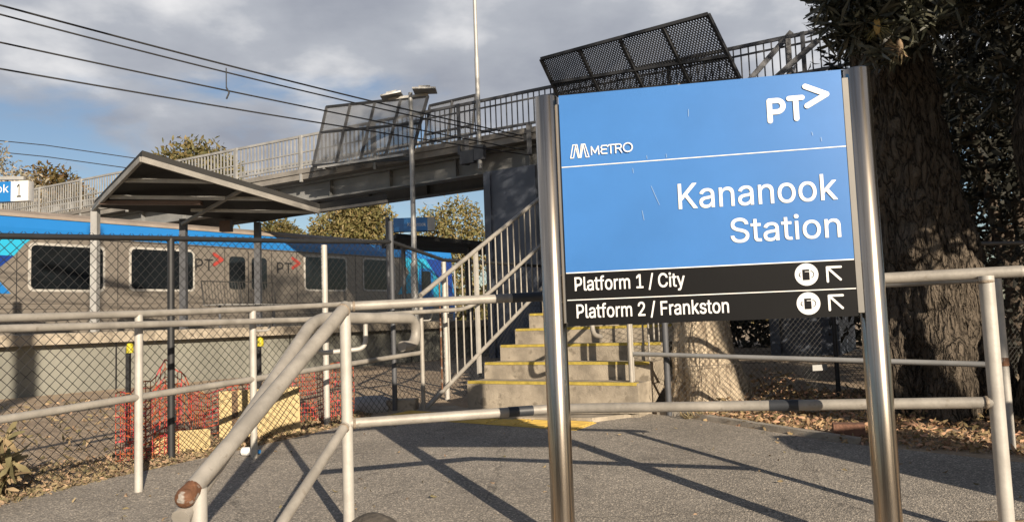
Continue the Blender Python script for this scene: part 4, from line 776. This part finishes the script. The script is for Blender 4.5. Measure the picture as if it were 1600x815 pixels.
def pier(sc, hw, d0, d1, label=None):
    mb = MB(); mb.prism([bp_(sc-hw, d0, .0), bp_(sc+hw, d0, .0), bp_(sc+hw, d1, .0), bp_(sc-hw, d1, .0)], (0, 0, 4.16))
    mb.prism([bp_(sc+hw+.004, d0+.05, .0), bp_(sc+hw-.16, d0+.05, .0), bp_(sc+hw-.16, d0+.004, .0), bp_(sc+hw+.004, d0+.004, .0)], (0, 0, 4.12)); return mb.build('pier', Mt['pier'], fb)
pier(.02, .62, -.05, -BW+.2); pier(-5.7, .55, .0, -BW+.2); pier(24, .6, -.2, -BW+.3)
for a, b_ in (((4.24, 13.2, 4.95), (5.02, 13.07, 5.78)), ((4.55, 12.75, 4.85), (5.28, 12.6, 5.45)), ((4.9, 12.95, 4.9), (4.9, 12.95, 5.62))):
    sr = MB(); sr.bar(a, b_, .06, .09); sr.build('stair_head_rail', Mt['greysteel'], fb)
mp_ = thing('steel_mast', 'thin tall steel mast fixed to the side of the footbridge', 'mast', (-.53, 16.2, 4.25))
mb = MB(); p_ = bp_(.62, .14, 0); mb.tube([p_+nz*4.2, p_+nz*6.6, p_+nz*6.65, p_+nz*11], [.05, .05, .042, .036], 10); mb.build('pole', Mt['lightsteel'], mp_)
mb = MB(); mb.obox(p_+nz*4.55+bn_*.0, bv*.12, bn_*.055, nz*.16); mb.build('clamp', Mt['greysteel'], mp_)
# overhead wires
ends = [bp_(-.55, .35, 4.62), bp_(-.6, .35, 4.52), bp_(-.6, .35, 4.35), bp_(-.75, .3, 4.22)]
for i, (z, sag, lab) in enumerate(((5.078, .10, 'uppermost overhead wire slung across the railway to the footbridge'), (4.963, .13, 'second overhead wire from the top, carrying the small dropper'), (4.604, .05, 'third overhead wire from the top, above the lowest one'), (4.271, .06, 'lowest of the four overhead wires before the footbridge'))):
    a = V((-6.24, 9.25, z)); e_ = ends[i]; st_ = a+(a-e_)*.35; mb = MB()
    pts = [st_+(e_-st_)*k/24-nz*sag*4*(k/24)*(1-k/24)*1.0+nz*sag*.72 for k in range(25)]
    mb.tube(pts, .0115 if i else .013, 6); tag(mb.build('overhead_wire', Mt['wire'], None, tuple(st_)), lab, 'wire', 'overhead wires')
dr = MB(); dp = V((-4.05, 10.9, 4.62)); dr.tube([dp+nz*.13, dp-nz*.16], .008, 6); dr.tube([dp-nz*.16, dp-nz*.24+V((.04, 0, 0)), dp-nz*.33], .012, 6)
tag(dr.build('wire_dropper', Mt['wire'], None, tuple(dp)), 'small dropper clip hanging from the overhead wires', 'dropper')
for i, (z0, z1) in enumerate(((10.3, 9.1), (9.75, 8.6))):
    mb = MB(); mb.tube([(-30, 36, z0+.9), (-22, 36, z0-.2), (-12, 37, z1-.7)], .022, 6); tag(mb.build('power_line', Mt['wire'], None, (-22, 36, z0)), ('upper of two thin power lines beyond the bridge ramp', 'lower of two thin power lines beyond the bridge ramp')[i], 'wire', 'far power lines')
# ------------------------------------------------------------------ trees
def trunk_mesh(rings, name, m, parent, lobes=6, lamp=.12, rough=.05, n=64, per=10):
    # rings: (x, y, z, r, flare); densified, then roughened along the bark
    pts = []
    for a, b in zip(rings, rings[1:]):
        for k in range(per): t = k/per; pts.append([a[i]*(1-t)+b[i]*t for i in range(5)])
    pts.append(list(rings[-1])); vs = []
    for (x, y, z, r, fl_) in pts:
        for k in range(n):
            th = 2*PI*k/n; dx, dy = math.cos(th), math.sin(th)
            q = Vector((x+dx*r, y+dy*r, z)); lob = 1+fl_*lamp*math.sin(lobes*th+1.3+.6*math.sin(2*th))+fl_*.08*math.sin(3*th+.5)
            nzv = mnoise.fractal(Vector((q.x*7, q.y*7, q.z*2.4)), 1.0, 2.0, 4)
            rid = (1-min(1, 2.6*abs(mnoise.noise(Vector((q.x*11, q.y*11, q.z*3.2))))))+.5*(1-min(1, 2.6*abs(mnoise.noise(Vector((q.x*24+5, q.y*24, q.z*8))))))
            rad = r*lob+rough*.8*nzv-rough*.55*rid+rough*.3
            vs.append((x+dx*rad, y+dy*rad, z))
    mb = MB(); L_ = len(pts)
    mb.add(vs, [(i*n+k, i*n+(k+1) % n, (i+1)*n+(k+1) % n, (i+1)*n+k) for i in range(L_-1) for k in range(n)], True)
    mb.add(vs[-n:], [tuple(range(n))]); return mb.build(name, m, parent)
def rosettes(cent, k, length, width, up=.25):
    n = len(cent); c = np.repeat(cent, k, 0); ax = np.repeat(unit(rng.normal(size=(n, 3))+V((0, 0, up))), k, 0)
    d = unit(rng.normal(size=(n*k, 3))); d = unit(d-ax*(np.sum(d*ax, 1, keepdims=True))*.7+ax*.35)
    return leaves(c+d*.01, d, length, width, .12)
def limbs(mb, start, targets, r0_):
    for t in targets:
        a, b = V(start), V(t); mid = (a+b)/2+V((random.uniform(-.2, .2), random.uniform(-.2, .2), random.uniform(.0, .3)))
        mb.tube([a, a*.5+mid*.5, mid, mid*.5+b*.5+V((0, 0, .05)), b], [r0_, r0_*.8, r0_*.6, r0_*.42, r0_*.2], 8)
# the big banksia: trunk in shade, crown spreading over and to the right of the camera
bz = thing('banksia_tree', 'large dark banksia tree with ridged trunk right of the sign', 'tree', (3.38, 6.1, .08))
trunk_mesh([(3.45, 6.15, -.05, .52, 1.5), (3.43, 6.15, .12, .46, 1.3), (3.42, 6.15, .45, .41, .9), (3.41, 6.15, .9, .37, .4), (3.34, 6.15, 1.5, .335, .15), (3.22, 6.15, 2.2, .30, .1), (3.16, 6.15, 2.9, .29, .1), (3.14, 6.15, 3.6, .27, .1), (3.2, 6.1, 4.6, .22, .1), (3.3, 6.0, 5.8, .15, .1), (3.2, 6.0, 7.6, .08, .1)], 'trunk', Mt['bark'], bz, lamp=.2, rough=.06, n=110, per=22)
shade_blobs = [((4.55, 3.55, 3.25), (.95, .9, 1.0)), ((4.35, 4.35, 2.75), (.6, .55, .75)), ((4.3, 4.9, 3.7), (1.1, .9, .9)), ((5.6, 4.2, 3.0), (1.2, 1.0, 1.2))]
front_blobs = [((2.50, 5.35, 3.12), (.24, .34, .34)), ((2.78, 5.3, 3.05), (.30, .4, .40)), ((3.05, 5.4, 3.4), (.5, .4, .4)), ((2.75, 5.7, 3.55), (.4, .5, .35))]
crown_blobs = [((3.3, 5.4, 4.4), (1.0, .9, .8)), ((5.2, 4.6, 4.6), (1.5, 1.3, 1.3)), ((4.0, 6.8, 5.2), (1.7, 1.5, 1.4)), ((3.4, 7.4, 6.4), (1.6, 1.4, 1.2)),
    ((5.6, 6.0, 5.4), (1.8, 1.8, 1.5)), ((4.6, 5.6, 6.8), (1.5, 1.5, 1.2)), ((3.2, 6.0, 8.2), (1.7, 1.5, 1.3)), ((2.0, 6.1, 9.3), (1.2, 1.2, 1.0)), ((4.4, 6.0, 8.9), (1.4, 1.3, 1.1)), ((7.4, 6.0, 7.8), (1.6, 1.4, 1.3))]
lb = MB(); limbs(lb, (3.15, 6.12, 3.5), [b[0] for b in crown_blobs+front_blobs+shade_blobs if b[0][2] > 3.05 and b[0][2] < 6], .10); limbs(lb, (3.25, 6.0, 5.6), [b[0] for b in crown_blobs if b[0][2] > 6], .09); lb.build('limbs', Mt['wood'], bz)
cps = [blob_points(front_blobs, 1150, .2)[0], blob_points(crown_blobs, 5000, .25)[0]]
v, f = rosettes(np.concatenate(cps), 9, .135, .024); v2_, f2_ = rosettes(blob_points(shade_blobs, 5200, .05)[0], 9, .16, .046)
f = np.concatenate([f, f2_+len(v)]); v = np.concatenate([v, v2_]); numpy_mesh('crown', v, f, Mt['banksia'], bz)
for (x, y, z, m) in ((2.535, 5.08, 2.83, 'cone'), (2.70, 5.12, 2.70, 'deadcone')):
    mb = MB(); mb.tube([(x, y, z-.05), (x, y, z-.02), (x, y, z+.04), (x, y, z+.06)], [.012, .022, .021, .008], 10); co = mb.build('flower_cone', Mt[m], bz)
    v, f = rosettes(np.array([[x, y, z]]), 70, .085, .006, .3); numpy_mesh('bristles', v, f, Mt['goldleaf' if m == 'cone' else 'straw'], co)
# second trunk at the right edge
b3 = thing('banksia_tree', 'gnarled banksia trunk at the right edge of the view', 'tree', (4.0, 5.4, .06))
trunk_mesh([(3.98, 5.45, -.05, .46, 1.2), (3.98, 5.45, .25, .38, .9), (4.0, 5.45, .7, .34, .4), (4.1, 5.45, 1.2, .33, .3), (4.12, 5.45, 1.7, .35, .4), (4.08, 5.45, 2.2, .36, .4), (4.15, 5.45, 2.8, .30, .2), (4.4, 5.3, 3.8, .2, .1)], 'trunk', Mt['bark'], b3)
cp, _ = blob_points([((4.6, 5.2, 4.6), (1.1, 1.0, .9)), ((5.2, 5.4, 3.4), (.8, .8, .7)), ((3.85, 6.0, 3.35), (.4, .4, .3)), ((4.1, 6.3, 2.7), (.35, .35, .4))], 700, .2); v, f = rosettes(cp, 9, .135, .024); numpy_mesh('crown', v, f, Mt['banksia'], b3)
# pale trunk behind the right fence
pt_ = thing('tree_trunk', 'pale sunlit tree trunk behind the fence beside the steps', 'tree', (1.7, 7.0, .1))
trunk_mesh([(1.76, 7.0, -.05, .42, 1.0), (1.74, 7.0, .2, .34, .8), (1.70, 6.98, .6, .27, .4), (1.68, 6.97, 1.1, .24, .2), (1.66, 6.96, 1.7, .22, .1), (1.66, 6.96, 2.2, .21, .1)], 'trunk', Mt['palebark'], pt_, rough=.025, n=48)
# shaded shrubs behind the tree
def shrub(name, label, blobs, n, m, base, lsz, trunk=None, group=None, shell=.45, k=1):
    t = thing(name, label, 'tree' if 'tree' in name else 'shrub', base, group); p, d = blob_points(blobs, n, shell)
    v, f = leaves(p, d*.6+rng.normal(size=d.shape)*.8+V((0, 0, -.2)), lsz, lsz*.42, .15); numpy_mesh('crown', v, f, m, t)
    mb = MB(); top_ = max(b[0][2] for b in blobs); c0 = blobs[0][0]
    mb.tube([base, (base[0]*.6+c0[0]*.4, base[1]*.6+c0[1]*.4, base[2]*.5+c0[2]*.5), c0], [trunk or .12, (trunk or .12)*.8, (trunk or .12)*.4], 8)
    for b in blobs[1:]: mb.tube([((base[0]+c0[0])/2, (base[1]+c0[1])/2, base[2]*.5+c0[2]*.5), tuple((V(b[0])+V(c0))/2-V((0, 0, .1))), b[0]], [(trunk or .12)*.6, (trunk or .12)*.4, .02], 6)
    mb.build('trunk', Mt['wood'], t); return t
DL = .11
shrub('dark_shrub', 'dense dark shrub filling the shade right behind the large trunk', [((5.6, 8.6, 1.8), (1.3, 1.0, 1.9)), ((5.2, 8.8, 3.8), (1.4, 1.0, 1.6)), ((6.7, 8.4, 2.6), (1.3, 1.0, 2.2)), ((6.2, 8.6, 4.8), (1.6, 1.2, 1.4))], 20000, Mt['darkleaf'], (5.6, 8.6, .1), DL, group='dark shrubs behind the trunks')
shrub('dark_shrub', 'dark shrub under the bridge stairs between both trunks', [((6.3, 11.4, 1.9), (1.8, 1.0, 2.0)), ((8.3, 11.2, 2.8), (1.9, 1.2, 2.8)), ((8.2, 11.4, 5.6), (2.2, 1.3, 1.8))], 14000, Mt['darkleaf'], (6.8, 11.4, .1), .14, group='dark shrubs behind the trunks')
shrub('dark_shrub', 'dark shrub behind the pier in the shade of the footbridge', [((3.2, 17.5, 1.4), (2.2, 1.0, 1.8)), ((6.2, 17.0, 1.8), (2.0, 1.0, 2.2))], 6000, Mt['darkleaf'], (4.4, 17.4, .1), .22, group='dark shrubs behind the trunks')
# unseen cabinet added by the lower pavement: only its shadow reaches the picture
cb_ = thing('shadow_cabinet', 'unseen grey cabinet added on the lower pavement to cast a shadow', 'cabinet', (3.5, 2.2, -.634))
mb = MB(); mb.box((3.05, 2.0, -.634), (3.95, 2.45, 1.10)); mb.build('body', Mt['girder'], cb_)
mb = MB(); mb.box((3.02, 1.97, 1.10), (3.98, 2.48, 1.15)); mb.build('lid', Mt['girder'], cb_)
for x in (3.09, 3.52): mb = MB(); mb.box((x, 1.98, -.5), (x+.39, 1.999, 1.05)); mb.build('door', Mt['greysteel'], cb_)
# trees beyond the railway
bgt = [
 ('round_tree', 'rounded olive tree rising behind the footbridge railing', [((-16.6, 40, 8.8), (2.3, 2.0, 2.3)), ((-18.0, 40, 8.2), (1.3, 1.3, 1.5)), ((-15.2, 40, 8.5), (1.3, 1.3, 1.6)), ((-16.8, 40, 6), (2.2, 2, 2.2))], 6500, 'olive', (-16.6, 40, .1), .42),
 ('round_tree', 'golden brown tree beyond the far end of the bridge ramp', [((-24.3, 40, 8.0), (1.9, 1.7, 2.0)), ((-22.9, 40, 7.4), (1.3, 1.2, 1.6)), ((-25.8, 40, 7.6), (1.5, 1.3, 1.7)), ((-24.4, 40, 5.4), (2.4, 2, 2))], 6500, 'brownleaf', (-24.3, 40, .1), .40),
 ('blossom_tree', 'pale blossoming tree at the left edge above the number sign', [((-20.6, 30, 7.3), (1.1, 1.0, 1.5)), ((-19.3, 30, 6.6), (1.0, 1.0, 1.0)), ((-21.0, 30, 5.4), (1.6, 1.3, 1.5))], 1900, 'blossom', (-20.3, 30, .1), .26),
 ('loose_tree', 'sunlit olive tree seen under the bridge left of the lamp post', [((-9.3, 42, 5.6), (1.9, 1.8, 2.0)), ((-7.6, 42, 6.0), (1.5, 1.5, 1.7)), ((-8.4, 42, 7.6), (1.3, 1.2, 1.0)), ((-10.6, 42, 4.6), (1.3, 1.2, 1.5))], 6500, 'goldleaf', (-8.8, 42, .1), .38),
 ('loose_tree', 'sparse sunlit olive tree seen under the bridge beside the pier', [((-3.9, 38, 5.3), (1.1, 1.1, 1.5)), ((-2.6, 38, 5.9), (1.2, 1.1, 1.3)), ((-1.6, 38, 4.7), (1.0, 1.0, 1.2)), ((-3.0, 38, 4.0), (1.6, 1.2, 1.2))], 2300, 'goldleaf', (-2.9, 38, .1), .34),
 ('loose_tree', 'small olive tree behind the shelter roof tip', [((-12.6, 44, 5.0), (1.2, 1.2, 1.6)), ((-13.4, 44, 6.1), (1.2, 1.2, 1.2))], 2600, 'olive', (-12.8, 44, .1), .38),
]
for n_, lab, bl, k, m, base, lsz in bgt: shrub(n_, lab, bl, int(k*2.2), Mt[m], base, lsz*.62, .22, 'trees beyond the railway', .3)
hd = MB(); pts_, d_ = blob_points([((-34+4.2*k, 52+(k % 3)*2, 1.6+.5*(k % 2)), (3.2, 2.0, 2.4)) for k in range(14)], 14000, .3)
v, f = leaves(pts_, rng.normal(size=d_.shape), .6, .3, .15); tag(numpy_mesh('hedgerow', v, f, Mt['olive']), kind='stuff')
# behind the camera: shadow-casting pole and tree, and an added tree line
pp = thing('power_pole', 'tall timber power pole with crossarm standing behind the viewer', 'pole', (-2.05, -.3, -.64))
mb = MB(); mb.tube([(-2.05, -.3, -.64), (-2.05, -.3, 9.9)], [.15, .11], 12); mb.build('pole', Mt['timber'], pp)
mb = MB(); mb.bar((-3.05, -.5, 8.7), (-1.05, -.1, 8.7), .12, .14); mb.build('crossarm', Mt['timber'], pp)
shrub('street_tree', 'tall street tree standing behind the viewer on the right', [((4.7, -4, 8.0), (1.5, 1.4, 1.5)), ((5.9, -4, 9.9), (1.6, 1.5, 1.4)), ((4.4, -4.2, 10.9), (1.2, 1.2, 1.1)), ((6.7, -3.8, 7.3), (1.3, 1.2, 1.1)), ((6.6, -4, 11.6), (1.3, 1.2, 1.0))], 7500, Mt['olive'], (9.2, -4.5, -.64), .17, .2)
pts_, d_ = blob_points([((-24+4*k, -17+2.5*math.sin(k*1.9), 1.1+.7*math.sin(k*2.3)), (3.0, 2.0, 2.6)) for k in range(13)], 9000, .4)
v, f = leaves(pts_, rng.normal(size=d_.shape), .6, .32, .15); tag(numpy_mesh('hedgerow', v, f, Mt['darkleaf']), kind='stuff')  # unseen hedge added to darken steel reflections and hold back sky light
# ------------------------------------------------------------------ leaf litter and weeds
def litter(name, n, poly, m, size, heap=None):
    pts = []
    x0, x1 = min(p[0] for p in poly), max(p[0] for p in poly); y0, y1 = min(p[1] for p in poly), max(p[1] for p in poly)
    while len(pts) < n:
        x, y = random.uniform(x0, x1), random.uniform(y0, y1); ins = False; j = len(poly)-1
        for i in range(len(poly)):
            (xi, yi), (xj, yj) = poly[i], poly[j]
            if (yi > y) != (yj > y) and x < (xj-xi)*(y-yi)/(yj-yi)+xi: ins = not ins
            j = i
        if ins:
            h = 0
            if heap:
                for hx, hy, hr, hh in heap: h = max(h, hh*math.exp(-((x-hx)**2+(y-hy)**2)/hr**2))
            pts.append((x, y, zg(y)-.006+random.random()*(.022+h)))
    c = np.array(pts); d = rng.normal(size=(n, 3)); d[:, 2] *= .45
    v, f = leaves(c, d, size, size*.42, .3); ob = numpy_mesh(name, v, f, m); tag(ob, kind='stuff'); return ob
litter('leaf_litter', 14000, [(1.35, 6.5), (2.15, 5.2), (3.4, 4.3), (6.5, 4.2), (6.5, 7.4), (2.9, 7.6), (1.5, 7.2)], Mt['litter'], .044, [(2.3, 6.95, .35, .34), (1.75, 6.75, .22, .14), (3.4, 6.0, .7, .05), (2.7, 6.6, .3, .12)])
litter('leaf_litter', 8500, [(-4.0, 3.42), (-3.25, 3.42), (-2.55, 4.9), (-1.7, 6.25), (-1.3, 7.05), (-1.55, 7.4), (-3.0, 5.6), (-4.2, 4.6)], Mt['straw'], .032)
litter('leaf_litter', 750, [(-6, 5), (-3.2, 4.6), (-1.6, 7.3), (-3.3, 9.8), (-5.8, 9.0)], Mt['straw'], .06)
litter('leaf_litter', 120, [(-3.0, 3.5), (2.8, 3.5), (1.5, 6.0), (-1.2, 6.6)], Mt['straw'], .028)
wd = thing('weed', 'dry leafy weed growing against the fence at the left edge', 'weed', (-3.02, 4.45, .02)); c_ = []
stm = MB()
for k in range(9):
    a = V((-3.02+random.uniform(-.08, .08), 4.45+random.uniform(-.06, .06), .01)); tpn = a+V((random.uniform(-.14, .14), random.uniform(-.1, .1), random.uniform(.2, .42)))
    stm.tube([a, (a+tpn)/2+V((.02, 0, .03)), tpn], [.005, .004, .002], 5); c_ += [a+(tpn-a)*t for t in np.linspace(.2, 1, 9)]
stm.build('stem', Mt['weed'], wd); v, f = rosettes(np.array(c_), 3, .10, .03, .2); numpy_mesh('foliage', v, f, Mt['weed'], wd)
gt = MB(); v, f = rosettes(np.array([[1.42+random.uniform(-.1, .1), 6.33+random.uniform(-.05, .05), .1] for k in range(14)]), 8, .07, .006, 1.5); tag(numpy_mesh('grass', v, f, Mt['weed']), kind='stuff')
